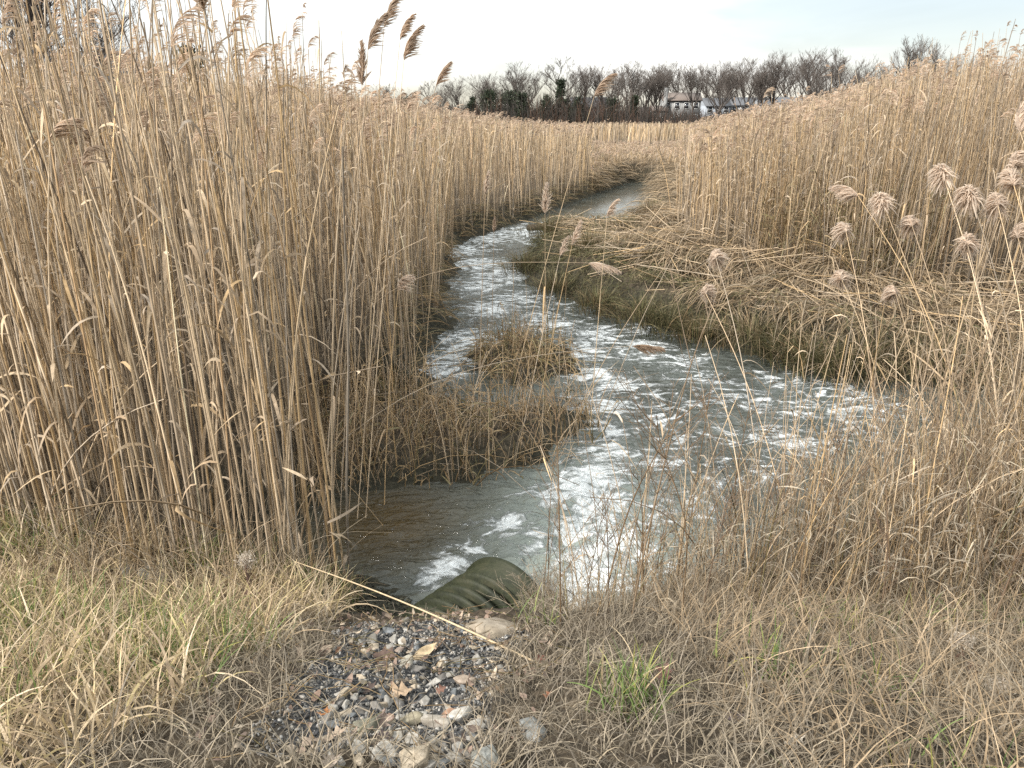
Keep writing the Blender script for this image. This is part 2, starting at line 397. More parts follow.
sumv = tm(t, 'MULTIPLY_ADD', f2, 0.38, tm(t, 'MULTIPLY', f1, 0.97))          # about 0.67 on average
thr = tm(t, 'MULTIPLY_ADD', sp_.outputs[0], -0.42, 0.885)
diff = tm(t, 'SUBTRACT', sumv, thr)
mrn = t.nodes.new('ShaderNodeMapRange'); mrn.interpolation_type = 'SMOOTHSTEP'
mrn.inputs['From Min'].default_value = -0.06; mrn.inputs['From Max'].default_value = 0.13
t.links.new(diff, mrn.inputs[0]); fb_ = noise_node(t, 24, 5, 0.9, vec, 0.65)
fbr = t.nodes.new('ShaderNodeMapRange'); fbr.inputs['From Min'].default_value = 0.3; fbr.inputs['From Max'].default_value = 0.62; fbr.inputs['To Min'].default_value = 0.62
t.links.new(fb_, fbr.inputs[0]); fm = tm(t, 'MULTIPLY', mrn.outputs[0], fbr.outputs[0], None, True)
murk = ramp_node(t, n := noise_node(t, 1.1, 3, 0.5, vec), [(0.3, (0.040, 0.043, 0.035)), (0.7, (0.085, 0.096, 0.088))])
churn = mixc(t, sp_.outputs[1], murk, (0.24, 0.275, 0.25))
brown = mixc(t, sp_.outputs[2], churn, (0.055, 0.040, 0.018))
col = mixc(t, fm, brown, (0.78, 0.82, 0.83))
t.links.new(col, b.inputs['Base Color'])
b.inputs['IOR'].default_value = 1.33

bh = tm(t, 'MULTIPLY_ADD', fm, 0.6, noise_node(t, 8, 3, 0.9, objco(t, (0.65, 1.6, 1)), 0.5))
cy = t.nodes.new('ShaderNodeTexCoord'); sy = t.nodes.new('ShaderNodeSeparateXYZ'); t.links.new(cy.outputs['Object'], sy.inputs[0])
cm = t.nodes.new('ShaderNodeMapRange'); cm.inputs['From Min'].default_value = 9; cm.inputs['From Max'].default_value = 22; cm.inputs['To Min'].default_value = 0.75; cm.inputs['To Max'].default_value = 0.03
t.links.new(sy.outputs[1], cm.inputs[0])
rm = t.nodes.new('ShaderNodeMapRange'); rm.inputs['From Min'].default_value = 14; rm.inputs['From Max'].default_value = 22; rm.inputs['To Min'].default_value = 0.03; rm.inputs['To Max'].default_value = 0.10
t.links.new(sy.outputs[1], rm.inputs[0]); t.links.new(tm(t, 'MULTIPLY_ADD', fm, 0.55, rm.outputs[0]), b.inputs['Roughness'])
bn = bump(t, b, bh, 0.45, 0.10); t.links.new(cm.outputs[0], bn.inputs['Strength'])
wcol = np.stack([foam, np.clip(turb * 0.9 + 0.1 * foam, 0, 1), np.clip(pool * 1.1, 0, 1)], 1)
tag(MB().add(np.stack([wx, wy, wz], 1)[used], remap[wq[kf]], None, wcol[used]).build('water', mW, None, True), kind='structure')

# ------------------------------------------------------------------ reeds
TAN = np.array([(0.45, 0.350, 0.225), (0.39, 0.295, 0.190), (0.52, 0.415, 0.285), (0.33, 0.260, 0.180), (0.46, 0.330, 0.180), (0.38, 0.315, 0.235)]) * np.array([1.10, 1.075, 1.07])
TAN_MIX = np.vstack([TAN, TAN, TAN, np.array([(0.20, 0.145, 0.09), (0.26, 0.22, 0.175), (0.15, 0.11, 0.075), (0.30, 0.20, 0.11)])])
PLUME_C = np.array([(0.60, 0.47, 0.36), (0.66, 0.53, 0.41), (0.52, 0.40, 0.30)])
def pick(pal, n, j=0.14, rng=RNG):
    return np.clip(pal[rng.integers(0, len(pal), n)] * (1 + rng.normal(0, j, (n, 1))), 0.01, 0.8)
def reed_paths(P, h, lean, az, seg, rng=RNG, wob=0.012):
    n = len(P); tt = np.linspace(0, 1, seg + 1)[None]
    hz = h[:, None] * lean[:, None] * (0.55 * tt + 0.45 * tt ** 2.4)
    zz = h[:, None] * (tt - 0.22 * lean[:, None] ** 2 * tt ** 2 - 0.16 * lean[:, None] * tt ** 3)
    wx_ = rng.normal(0, wob, (n, 1)) * np.sin(tt * 6 + rng.uniform(0, 6, (n, 1))) * h[:, None] * tt
    X = P[:, 0, None] + hz * np.cos(az)[:, None] - wx_ * np.sin(az)[:, None]
    Y = P[:, 1, None] + hz * np.sin(az)[:, None] + wx_ * np.cos(az)[:, None]
    return np.stack([X, Y, P[:, 2, None] + zz], -1)
def along(P, idx, tpos):
    """point and direction on path idx at fraction tpos"""
    s = P.shape[1] - 1; f = np.clip(tpos * s, 0, s - 1e-4); k = f.astype(int); a_ = (f - k)[:, None]
    p0 = P[idx, k]; p1 = P[idx, k + 1]; return p0 * (1 - a_) + p1 * a_, norm(p1 - p0)
def leaf_ribbons(mb, P, idx, tpos, ln, wd, col, rng=RNG, seg=4, droop=1.0):
    n = len(idx); o, d = along(P, idx, tpos); az = rng.uniform(0, 2 * math.pi, n)
    hv = np.stack([np.cos(az), np.sin(az), np.zeros(n)], 1)
    tt = np.linspace(0, 1, seg + 1)[None]; up = rng.uniform(0.3, 1.2, (n, 1)); dr = rng.uniform(0.2, 1.9, (n, 1)) * droop
    pts = o[:, None] + hv[:, None] * (ln[:, None] * tt * 0.75)[..., None] + d[:, None] * (ln[:, None] * (up * tt - dr * tt ** 2))[..., None]
    side = np.cross(hv, [0, 0, 1.0]); tw = rng.normal(0, 0.6, (n, 1)); side = norm(side + np.array([0, 0, 1.0]) * tw)
    ribbons(mb, pts, wd[:, None] * np.array([0.7] + [1.0] * (seg - 2) + [0.7, 0.08])[None], side, col)
def plume_ribbons(mb, B, D, dr, ln, col, nb, rng=RNG, seg=2, wd=0.0035, fluff=0.55):
    """one-sided feathery heads: base B, direction D, droop direction dr, length ln; nb strands each"""
    n = len(B); tpos = rng.uniform(0.0, 1, (n, nb)); t2 = tpos[..., None]; l3 = ln[:, None, None]
    rac = B[:, None] + l3 * (D[:, None] * (t2 - 0.28 * t2 ** 2) + dr[:, None] * (0.42 * t2 ** 2) - np.array([0, 0, 0.10]) * t2 ** 3)
    rd = norm(D[:, None] * (1 - 0.5 * t2) + dr[:, None] * (0.75 * t2))
    rnd = norm(rng.normal(0, 1, (n, nb, 3)))
    sl = (ln[:, None] * ((0.42 if fluff < 0.6 else 0.30) * (1 - tpos) ** 0.7 + 0.07) * rng.uniform(0.5, 1.2, (n, nb)))[..., None]
    dirv = norm(rd * 0.95 + rnd * fluff + dr[:, None] * 0.45)
    tt = np.linspace(0, 1, seg + 1)
    pts = rac[:, :, None] + (dirv * sl)[:, :, None] * tt[:, None] + ((dr[:, None] * 0.35 - np.array([0, 0, 0.40]) + (fluff - 0.5) * norm(rng.normal(0, 1, (n, nb, 3)))) * sl)[:, :, None] * (tt ** 2)[:, None]
    pts = pts.reshape(n * nb, seg + 1, 3)
    side = norm(np.cross(dirv.reshape(-1, 3), rng.normal(0, 1, (n * nb, 3))))
    wv = np.array([0.6] + [1.0] * (seg - 1) + [0.25])[None] * (wd * rng.uniform(0.6, 1.4, (n * nb, 1)))
    cc = np.repeat(col, nb, 0) * rng.uniform(0.75, 1.25, (n * nb, 1))
    ribbons(mb, pts, wv, side, cc)

def visible(p, m=260, top=None):
    px, py = proj(np.column_stack([p[:, 0], p[:, 1], np.full(len(p), 1.2)]))
    return (px > -m) & (px < 1024 + m) & (p[:, 1] > 0.6)
def scatter(x0, x1, y0, y1, dens, cond, rng=RNG):
    n = int((x1 - x0) * (y1 - y0) * dens)
    x = rng.uniform(x0, x1, n); y = rng.uniform(y0, y1, n)
    k = cond(x, y); x, y = x[k], y[k]
    p = np.stack([x, y, gz(x, y)], 1); return p[visible(p)]
def bed_left(x, y):
    return (y > front(x)) & (x < xc(y) - 0.02) & (shore(x, y) > 0.12) & ~inside(SPIT, x, y) & (pdist(ISLET, x, y) > 0.15) & ~inside(ISLET, x, y) & ((y < 43) | (x < xc(42.0) + (y - 42) * 0.3))
def bed_right(x, y):
    s = shore(x, y)
    lim = np.interp(y, [7, 9, 12, 15, 20, 30, 45], [3.1, 2.2, 1.65, 1.45, 0.9, 0.6, 0.5])
    return (x > xc(y)) & (y > nearright(x) + 0.5) & (s > lim) & ~inside(HUMMOCK, x, y)
TOPX = [-600, 0, 330, 400, 450, 520, 600, 660, 700, 760, 830, 880, 950, 1024, 1400]
TOPY = [84, 88, 92, 104, 112, 121, 129, 131, 123, 107, 90, 66, 44, 32, 14]
def reed_h(p, dmin, dmax):
    px, _ = proj(p); ty = np.interp(px, TOPX, TOPY)
    d = np.clip(p[:, 1], dmin, dmax)
    v = (384 - ty) / FPX; sl = (-SP + v * CP) / (CP + v * SP)
    h = np.clip(CAMZ + d * sl - p[:, 2], 1.0, 3.35)
    return h * np.where((px > 590) & (px < 695) & (p[:, 1] > 24.5), 0.32, 1.0)

def reed_mass(name, P, H, seg, rad, leaves, plume_f, label, cat, lean=0.10, nb=30, ribbon=False, wdl=0.009, pwd=0.004, wild=0.05, ang=None):
    n = len(P); rng = RNG
    ln = np.abs(rng.normal(0, lean, n)) + 0.02
    wildm = rng.random(n) < wild; ln[wildm] = rng.uniform(0.35, 1.0, wildm.sum())
    az = rng.uniform(0, 2 * math.pi, n) if ang is None else rng.normal(ang, 1.2, n)
    H = H * np.where(wildm, rng.uniform(0.3, 0.6, n), 1)
    paths = reed_paths(P, H, ln, az, seg)
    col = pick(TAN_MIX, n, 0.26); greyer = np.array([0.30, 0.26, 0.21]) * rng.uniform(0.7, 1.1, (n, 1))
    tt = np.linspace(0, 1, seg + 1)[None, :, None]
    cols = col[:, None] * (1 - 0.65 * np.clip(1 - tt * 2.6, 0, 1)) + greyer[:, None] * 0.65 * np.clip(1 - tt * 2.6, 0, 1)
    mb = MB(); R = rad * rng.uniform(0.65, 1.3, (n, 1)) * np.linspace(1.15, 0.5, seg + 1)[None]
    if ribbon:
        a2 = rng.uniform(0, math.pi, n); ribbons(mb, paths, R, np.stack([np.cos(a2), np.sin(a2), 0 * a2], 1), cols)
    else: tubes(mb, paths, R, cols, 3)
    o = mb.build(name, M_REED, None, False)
    tag(o, label, cat, None, 'stuff')
    m = int(n * leaves)
    if m:
        lb = MB(); idx = rng.integers(0, n, m); tp = rng.beta(1.6, 1.3, m) * 0.9 + 0.06
        leaf_ribbons(lb, paths, idx, tp, rng.uniform(0.10, 0.34, m), wdl * rng.uniform(0.5, 1.2, m), pick(TAN * np.array([1.05, 1.08, 1.15]), m), seg=3 if ribbon else 4)
        lb.build('leaf_blades', M_LEAF, o)['kind'] = 'stuff'
    kp = np.where((rng.random(n) < plume_f) & ~wildm)[0]
    if len(kp):
        pb = MB(); B = paths[kp, -1]; D = norm(paths[kp, -1] - paths[kp, -2])
        a3 = rng.normal(0.4, 1.0, len(kp)); dr = np.stack([np.cos(a3), np.sin(a3), 0 * a3 - 0.15], 1)
        plume_ribbons(pb, B, D, dr, rng.uniform(0.18, 0.34, len(kp)), pick(PLUME_C, len(kp)), nb, wd=pwd)
        pb.build('plumes', M_PLUME, o)['kind'] = 'stuff'
    return o

# left bed
P = scatter(-9, 1.2, 3.0, 8, 66, bed_left)
def near_h(P):
    h = reed_h(P, 3.2, 8); px, _ = proj(P); k = np.interp(px, [0, 300, 345, 400], [1.0, 0.95, 0.5, 0.1])
    up = RNG.random(len(P)) < 0.62 * k
    return np.where(up, np.minimum(h + k * np.abs(RNG.normal(0, 0.55, len(P))), 3.45), h * RNG.uniform(0.75, 1.06, len(P)))
H = near_h(P)
nearL = P
reed_mass('reed_bed', P, H, 7, 0.0066, 2.2, 0.20, 'dense stand of tall dry tan reeds on the left bank nearest the grass', 'reed bed', 0.09, 55, pwd=0.0032, wild=0.07)
P = scatter(-16, 2.0, 8, 18, 58, bed_left); H = reed_h(P, 8, 20) * RNG.uniform(0.78, 1.04, len(P)); H = H + np.where(proj(P)[0] < 330, np.abs(RNG.normal(0, 0.35, len(P))), 0)
reed_mass('reed_bed', P, H, 5, 0.0068, 1.4, 0.24, 'middle stretch of tan reeds along the left bank behind the nearest stand', 'reed bed', 0.09, 24, pwd=0.006, wild=0.05)
P = scatter(-42, 16, 18, 46, 42, bed_left); H = reed_h(P, 15, 46) * RNG.uniform(0.78, 1.03, len(P))
reed_mass('reed_bed', P, H, 3, 0.008, 0.6, 0.16, 'far band of pale reeds beyond the bend on the left of the creek', 'reed bed', 0.10, 9, True, 0.012, 0.014, 0.04)
# right bed
P = scatter(2.5, 20, 7, 17, 52, bed_right); H = reed_h(P, 11, 15) * RNG.uniform(0.70, 0.98, len(P)); H = H * np.where(RNG.random(len(H)) < 0.1, 1.16, 1)
reed_mass('reed_bed', P, H, 5, 0.0063, 1.5, 0.26, 'tall tan reeds standing behind the matted right bank', 'reed bed', 0.09, 24, pwd=0.006, wild=0.06)
P = scatter(3, 46, 17, 46, 40, bed_right); H = reed_h(P, 15, 30) * RNG.uniform(0.75, 1.03, len(P))
reed_mass('reed_bed', P, H, 3, 0.008, 0.6, 0.14, 'far slope of pale reeds right of the creek bend', 'reed bed', 0.10, 9, True, 0.012, 0.014, 0.04)
P = scatter(-100, 110, 46, 110, 7, lambda x, y: y > 46); H = np.clip(1.45 * RNG.uniform(0.7, 1.05, len(P)), 0.6, 2)
reed_mass('marsh_grass', P, H, 2, 0.022, 0, 0.06, 'distant flat marsh grass in front of the tree line', 'marsh grass', 0.12, 5, True, 0.03, 0.04, 0.03)

# prototypes of single reeds: an Empty that parents stem, leaves and plume
def reed_proto(h, lean, nleaf, plume, pale=False, seg=9, rad=0.0062, pl=0.25, tint=None):
    root = empty('reed')
    path = reed_paths(np.zeros((1, 3)), np.array([h]), np.array([lean]), np.array([0.0]), seg)
    col = pick(TAN, 1) if tint is None else np.array([tint])
    mb = MB(); tubes(mb, path, rad * np.linspace(1.15, 0.5, seg + 1)[None], col, 5)
    # the swollen nodes of the stem
    nn = 7
    o_, d_ = along(path, np.zeros(nn, int), np.linspace(0.1, 0.8, nn)); ndp = np.stack([o_ - d_ * 0.004, o_ + d_ * 0.004], 1)
    tubes(mb, ndp, rad * 1.22, col * 0.8, 5)
    mb.build('stem', M_REED, root)
    for k in range(nleaf):
        lb = MB(); tp = np.array([random.uniform(0.25, 0.9)])
        leaf_ribbons(lb, path, np.array([0]), tp, np.array([random.uniform(0.16, 0.38)]), np.array([random.uniform(0.005, 0.010)]), pick(TAN * 1.08, 1), seg=6)
        lb.build('leaf', M_LEAF, root)
    if plume: add_plume(root, path[0, -1], norm(path[0, -1] - path[0, -2]), np.array([1.0, 0.15, -0.2]), pl, pale)
    return root, path
def add_plume(root, B, D, dr, pl, pale, nb=380, wd=0.0026):
    mb = MB(); c = np.array([(0.72, 0.60, 0.49)]) if pale else pick(PLUME_C, 1)
    plume_ribbons(mb, np.array([B]), np.array([D]), np.array([norm(np.asarray(dr, float))]), np.array([pl]), c, nb, seg=3, wd=wd, fluff=random.uniform(0.66, 0.84) if pale else random.uniform(0.5, 0.7))
    t_ = np.linspace(0, 1, 7)[:, None]; drn = norm(np.asarray(dr, float))
    rac = B + pl * (D * (t_ - 0.28 * t_ ** 2) + drn * (0.42 * t_ ** 2) - np.array([0, 0, 0.10]) * t_ ** 3)
    tubes(mb, rac[None], np.linspace(0.0018, 0.0006, 7)[None], c * 0.8, 3)
    return mb.build('plume', M_PLUME, root)

# front edge of the left bed: single reeds, copied with their parts
protos = [reed_proto(random.uniform(2.5, 3.1), random.uniform(0.02, 0.16), random.choice((1, 2, 2, 3)), False) for _ in range(9)]
protosP = [reed_proto(random.uniform(2.6, 3.2), random.uniform(0.05, 0.2), 2, True, pl=random.uniform(0.2, 0.28)) for _ in range(5)]
protosL = [reed_proto(random.uniform(1.5, 2.2), random.uniform(0.5, 0.95), 2, False) for _ in range(4)]
cx = scatter(-3.6, 0.2, 3.0, 6.0, 60, lambda x, y: bed_left(x, y) & (y < front(x) + 0.8 + np.clip(x + 1, 0, 1) * 1.5))
RNG.shuffle(cx)
for i, p in enumerate(cx[:185]):
    r = random.random()
    src, lab, grp = ((protos, 'bare tan reed stem in the front row of the left reed bed', 'front row reeds of the left bed') if r < 0.83 else
                (protosL, 'broken reed leaning across the front row of the left reed bed', 'leaning reeds of the left bed') if r < 0.9 else
                (protosP, 'plumed reed rising from the front row of the left reed bed', 'plumed reeds of the left bed'))
    if src is protosL and p[0] > -1.7: src, lab, grp = protos, 'bare tan reed stem in the front row of the left reed bed', 'front row reeds of the left bed'
    o = copy_tree(random.choice(src)[0])
    sc = float(near_h(p[None])[0]) / 2.85 if src is not protosL else random.uniform(0.7, 1.0)
    o.location = p; o.rotation_euler = (0, 0, random.uniform(0, 6.28)); o.scale = (1, 1, sc)
    tag(o, lab, 'reed', grp)
def near_right_land(x, y): return (shore(x, y) > 0.15) & (y < nearright(x)) & (x > 0.15)
cr = scatter(1.2, 4.5, 2.6, 6.3, 40, lambda x, y: near_right_land(x, y) & (proj(np.stack([x, y, 0 * x + .4], 1))[0] > 880) & (y > 3.2))
RNG.shuffle(cr)
for i, p in enumerate(cr[:46]):
    r = random.random(); src = protos if r < 0.7 else protosL
    o = copy_tree(random.choice(src)[0]); o.location = p; o.rotation_euler = (0, 0, random.uniform(0, 6.28)); o.scale = (1, 1, random.uniform(0.5, 0.78))
    tag(o, 'thin reed stem among the dry weeds at the right edge' if src is protos else 'bent reed among the dry weeds at the right edge', 'reed', 'reeds on the near right bank' if src is protos else 'bent reeds on the near right bank')

# plumed reeds one can point to: root on the ground, head where the photo shows it
def placed_reed(label, root_px, root_z, tip_px, d_tip, pl=0.22, pale=True, droop=(1, 0, -0.3), bow=0.10, nleaf=1, rad=0.0034, group=None, plume=True, tint=None, name='reed', nb=380, wd=0.0028):
    A = at(root_px[0], root_px[1], root_z); A[2] = float(gz(A[0], A[1])) - 0.03
    B = atd(tip_px[0], tip_px[1], d_tip); o = empty(name, A); v = B - A; n = 12
    t_ = np.linspace(0, 1, n)[:, None]
    hv = np.array([v[0], v[1], 0]); path = v * t_ - hv * bow * np.sin(t_ * math.pi) * 1.0 + np.array([0, 0, 1.0]) * bow * np.linalg.norm(hv) * np.sin(t_ * math.pi)
    col = pick(TAN, 1) if tint is None else np.array([tint]); mb = MB()
    tubes(mb, path[None], rad * np.linspace(1.15, 0.55, n)[None], col, 5); mb.build('stem', M_REED, o)
    for k in range(nleaf):
        lb = MB(); leaf_ribbons(lb, path[None], np.array([0]), np.array([random.uniform(0.3, 0.85)]), np.array([random.uniform(0.15, 0.3)]), np.array([0.006]), pick(TAN * 1.08, 1), seg=6); lb.build('leaf', M_LEAF, o)
    if plume: add_plume(o, path[-1], norm(path[-1] - path[-2]), np.array(droop, float), pl, pale, nb, wd)
    return tag(o, label, 'reed', group)
R_ = placed_reed
R_('tall plumed reed leaning right, its brown head alone against the sky over the trees', (508, 395), 0.1, (594, 97), 6.3, .26, False, (.9, .1, .1), .02)
R_('upright reed with fluffy pale head above the far creek bend', (546, 420), 0.1, (545, 214), 5.9, .22, True, (.1, 0, .6), .0, 1)
R_('upright reed with small head near the left bank above the creek', (478, 420), 0.1, (485, 194), 6.0, .17, True, (.2, 0, .5), .0)
R_('reed whose plume hangs before the bright far water', (590, 425), 0.1, (607, 217), 6.4, .2, True, (.8, 0, .2), .05)
R_('reed with a slim head over the green hummock', (535, 425), 0.1, (572, 245), 6.2, .2, True, (.35, 0, .6), .02)
R_('reed with short tufted head low over the green hummock', (520, 440), 0.1, (560, 256), 6.0, .16, True, (.2, 0, .3), .02)
R_('reed leaning far right with horizontal drooping plume over the hummock', (330, 350), 0.4, (588, 263), 6.6, .26, True, (1, 0, -.5), .12, 0)
R_('long fallen reed arching over the islet, brown plume low above the water', (300, 430), 0.4, (632, 346), 6.4, .28, False, (1, .1, -.2), .10, 0)
R_('stub of a broken reed with frayed top beside the islet', (490, 400), 0.1, (494, 232), 6.2, .12, False, (.1, 0, .9), .0, 0)
R_('reed with grey drooping plume before the left reed edge', (380, 470), 0.3, (398, 290), 5.2, .22, True, (1, 0, -.5), .08)
for k, (tx, ty, d, lx) in enumerate([(366, 78, 5.2, 'lowest'), (372, 42, 5.0, 'largest'), (388, 20, 5.1, 'tallest'), (404, 32, 5.3, 'upper right'), (408, 52, 5.2, 'lower right')]):
    R_('%s plume of the tall reed cluster against the sky on the left' % lx, (325 + 8 * k, 470), 0.4, (tx - 4, ty + 8), d, .26 if k != 3 else .2, False, ((-.05, 0, .5) if k == 0 else (.8, 0, .35)), .02, 1)
R_('reed with a single leaning head right of the tall cluster against the sky', (350, 420), 0.4, (436, 86), 6.0, .2, False, (.6, 0, .4), .04)
RP = [((1005, 560), (944, 178), 4.4, 'curled pale plume set apart before the right reed wall', (.4, 0, -.9)),
      ((960, 540), (884, 206), 4.4, 'rounded pale plume high before the right reed wall', (.5, 0, -.8)),
      ((985, 560), (858, 196), 4.6, 'sparse arching plume drooping left before the right reeds', (-.9, 0, -.5)),
      ((880, 560), (846, 232), 4.6, 'full pale plume hanging straight down above the right bank', (.35, 0, -1)),
      ((950, 560), (912, 226), 4.4, 'full pale plume right of the hanging one above the bank', (.45, 0, -1)),
      ((1010, 560), (972, 200), 4.2, 'left one of the paired plumes near the right edge', (.4, 0, -.9)),
      ((1022, 570), (998, 206), 4.2, 'right one of the paired plumes near the right edge', (.3, 0, -1)),
      ((1050, 560), (1014, 168), 4.3, 'upper pale plume cut by the right picture edge', (.8, 0, -.4)),
      ((1060, 560), (1014, 186), 4.2, 'middle pale plume cut by the right picture edge', (.7, 0, -.6)),
      ((1060, 570), (1020, 132), 4.3, 'topmost plume cut by the right picture edge', (.7, 0, -.4)),
      ((1000, 580), (968, 246), 4.1, 'low plume beneath the paired plumes at the right', (.3, 0, -1)),
      ((1040, 560), (1018, 238), 4.2, 'lowest plume cut by the right picture edge', (.6, 0, -.8)),
      ((770, 560), (716, 258), 4.9, 'pale plume over the matted bank left of all the right plumes', (.5, 0, -.6)),
      ((900, 560), (842, 280), 4.6, 'greyish plume low over the matted reeds', (.8, 0, -.6)),
      ((930, 560), (896, 294), 4.5, 'small bright plume low over the matted reeds', (.4, 0, -.9)),
      ((800, 560), (706, 294), 4.9, 'plume lying sideways just above the right bank edge', (1, 0, -.3))]
for rp, tp, d, lab, dr in RP:
    R_('reed with ' + lab, rp, 0.4, tp, d, random.uniform(.19, .26), True, tuple(np.array(dr) + RNG.normal(0, .25, 3)), random.uniform(.06, .16), 1, 0.0034, nb=1300, wd=0.0036)
R_('long pale bent reed stalk lying across the gravel in front of the pipe', (560, 706), .75, (296, 562), 3.15, bow=0.02, nleaf=0, plume=False, rad=0.0045, tint=(0.5, 0.39, 0.25))
R_('single dark weed stalk standing in the foam beside the pipe', (548, 606), 0, (549, 508), 3.5, bow=0, nleaf=0, plume=False, rad=0.003, tint=(0.06, 0.045, 0.03), name='weed_stalk')
R_('slanting bare stalk over the right water under the bank', (780, 520), 0.3, (838, 328), 4.9, bow=0, nleaf=0, plume=False, tint=(0.42, 0.31, 0.19))
R_('long thin reed slanting up from the water towards the right bank', (600, 420), 0.0, (690, 225), 6.6, bow=0.05, nleaf=0, plume=False)
R_('slanting reed rising from the spit across the hummock', (560, 440), 0.1, (668, 262), 6.2, bow=0.05, nleaf=0, plume=False)

# spit and islet: clumps of shorter stems
def clump_stems(mb, P, h0, h1, lean, rad, pal, seg=5):
    n = len(P); H = h0 + (h1 - h0) * RNG.random(n) ** 2.2; ln = np.abs(RNG.normal(0, lean, n)); az = RNG.uniform(0, 6.28, n)
    path = reed_paths(P, H, ln, az, seg); tubes(mb, path, rad * RNG.uniform(0.6, 1.3, (n, 1)) * np.linspace(1.1, 0.45, seg + 1)[None], pick(pal, n), 3); return path
BROWN = np.array([(0.24, 0.16, 0.08), (0.30, 0.21, 0.11), (0.17, 0.115, 0.06), (0.34, 0.25, 0.14), (0.14, 0.115, 0.05), (0.2, 0.17, 0.09)])
P = scatter(-2.2, 1.2, 4.2, 9, 165, lambda x, y: inside(SPIT, x, y) & (shore(x, y) > -0.12) & ~inside(ISLET, x, y))
mb = MB(); pth = clump_stems(mb, P, 0.06, 0.75, 0.55, 0.0040, np.vstack([BROWN, TAN, TAN]))
P2 = scatter(-1.5, 1.2, 5, 9, 4, lambda x, y: inside(SPIT, x, y) & (shore(x, y) > -0.1) & ~inside(ISLET, x, y)); clump_stems(mb, P2, 0.4, 0.95, 0.22, 0.0036, TAN)
P2 = scatter(-2.2, 0.0, 4.2, 8, 75, lambda x, y: inside(SPIT, x, y) & (shore(x, y) > -0.02) & (proj(np.stack([x, y, 0 * x], 1))[0] < 435)); P2 = P2[RNG.random(len(P2)) < np.interp(proj(P2)[0], [300, 350, 400, 440], [1, .7, .35, .1])]
clump_stems(mb, P2, 0.5, 2.0, 0.16, 0.0044, TAN)
P3 = scatter(-2.2, 1.2, 4.2, 9, 45, lambda x, y: inside(SPIT, x, y) & (shore(x, y) > -0.05) & ~inside(ISLET, x, y)); clump_stems(mb, P3, 0.35, 0.8, 1.25, 0.0036, TAN)
o = tag(mb.build('reed_clump', M_REED), 'dense tangle of brown reed stems on the low spit in front of the islet', 'reeds', None, 'stuff')
lb = MB(); m = 1000; leaf_ribbons(lb, pth, RNG.integers(0, len(P), m), RNG.uniform(0.1, 0.9, m), RNG.uniform(0.08, 0.26, m), RNG.uniform(0.003, 0.007, m), pick(BROWN * 1.1, m)); lb.build('leaf_blades', M_LEAF, o)['kind'] = 'stuff'
ic = ISLET.mean(0)
o = empty('reed_clump', (ic[0], ic[1], 0)); tag(o, 'small islet of brown reed stubble alone in the middle of the creek', 'reed clump')
P = scatter(-1.5, 1.5, 6.5, 9.5, 210, lambda x, y: inside(ISLET, x, y)); P = P - np.array([ic[0], ic[1], 0])
mb = MB(); pth = clump_stems(mb, P, 0.08, 0.62, 0.45, 0.0042, np.vstack([BROWN, TAN[:4]])); mb.build('stubble', M_REED, o)['kind'] = 'stuff'
P4 = P[RNG.permutation(len(P))[:6]]; mb = MB(); clump_stems(mb, P4, 0.5, 1.1, 0.16, 0.0036, TAN); mb.build('tall_stems', M_REED, o)['kind'] = 'stuff'
lb = MB(); m = 700; leaf_ribbons(lb, pth, RNG.integers(0, len(P), m), RNG.uniform(0.05, 0.9, m), RNG.uniform(0.06, 0.2, m), RNG.uniform(0.003, 0.007, m), pick(BROWN * 1.1, m)); lb.build('leaf_blades', M_LEAF, o)['kind'] = 'stuff'
thS = np.linspace(0, 2 * math.pi, 40, endpoint=False); mb = MB(); rings = []
for (fr, zz) in ((1.0, -0.12), (0.96, 0.03), (0.7, 0.09), (0.3, 0.12), (0.02, 0.12)):
    k = np.linspace(0, len(ISLET), 40, endpoint=False); q = np.stack([np.interp(k, np.arange(len(ISLET) + 1), np.append(ISLET[:, j], ISLET[0, j])) for j in (0, 1)], 1) - ic
    q = q * fr * (1 + 0.1 * RNG.normal(0, 1, (40, 1))); rings.append(np.column_stack([q, zz + RNG.normal(0, 0.012, 40)]))
i = np.arange(4)[:, None] * 40 + np.arange(40)[None]; j = np.arange(4)[:, None] * 40 + (np.arange(40)[None] + 1) % 40
mb.add(np.concatenate(rings), np.stack([i, j, j + 40, i + 40], -1).reshape(-1, 4), None, (0.035, 0.03, 0.018)); mb.build('mud_base', M_STONE, o, True)

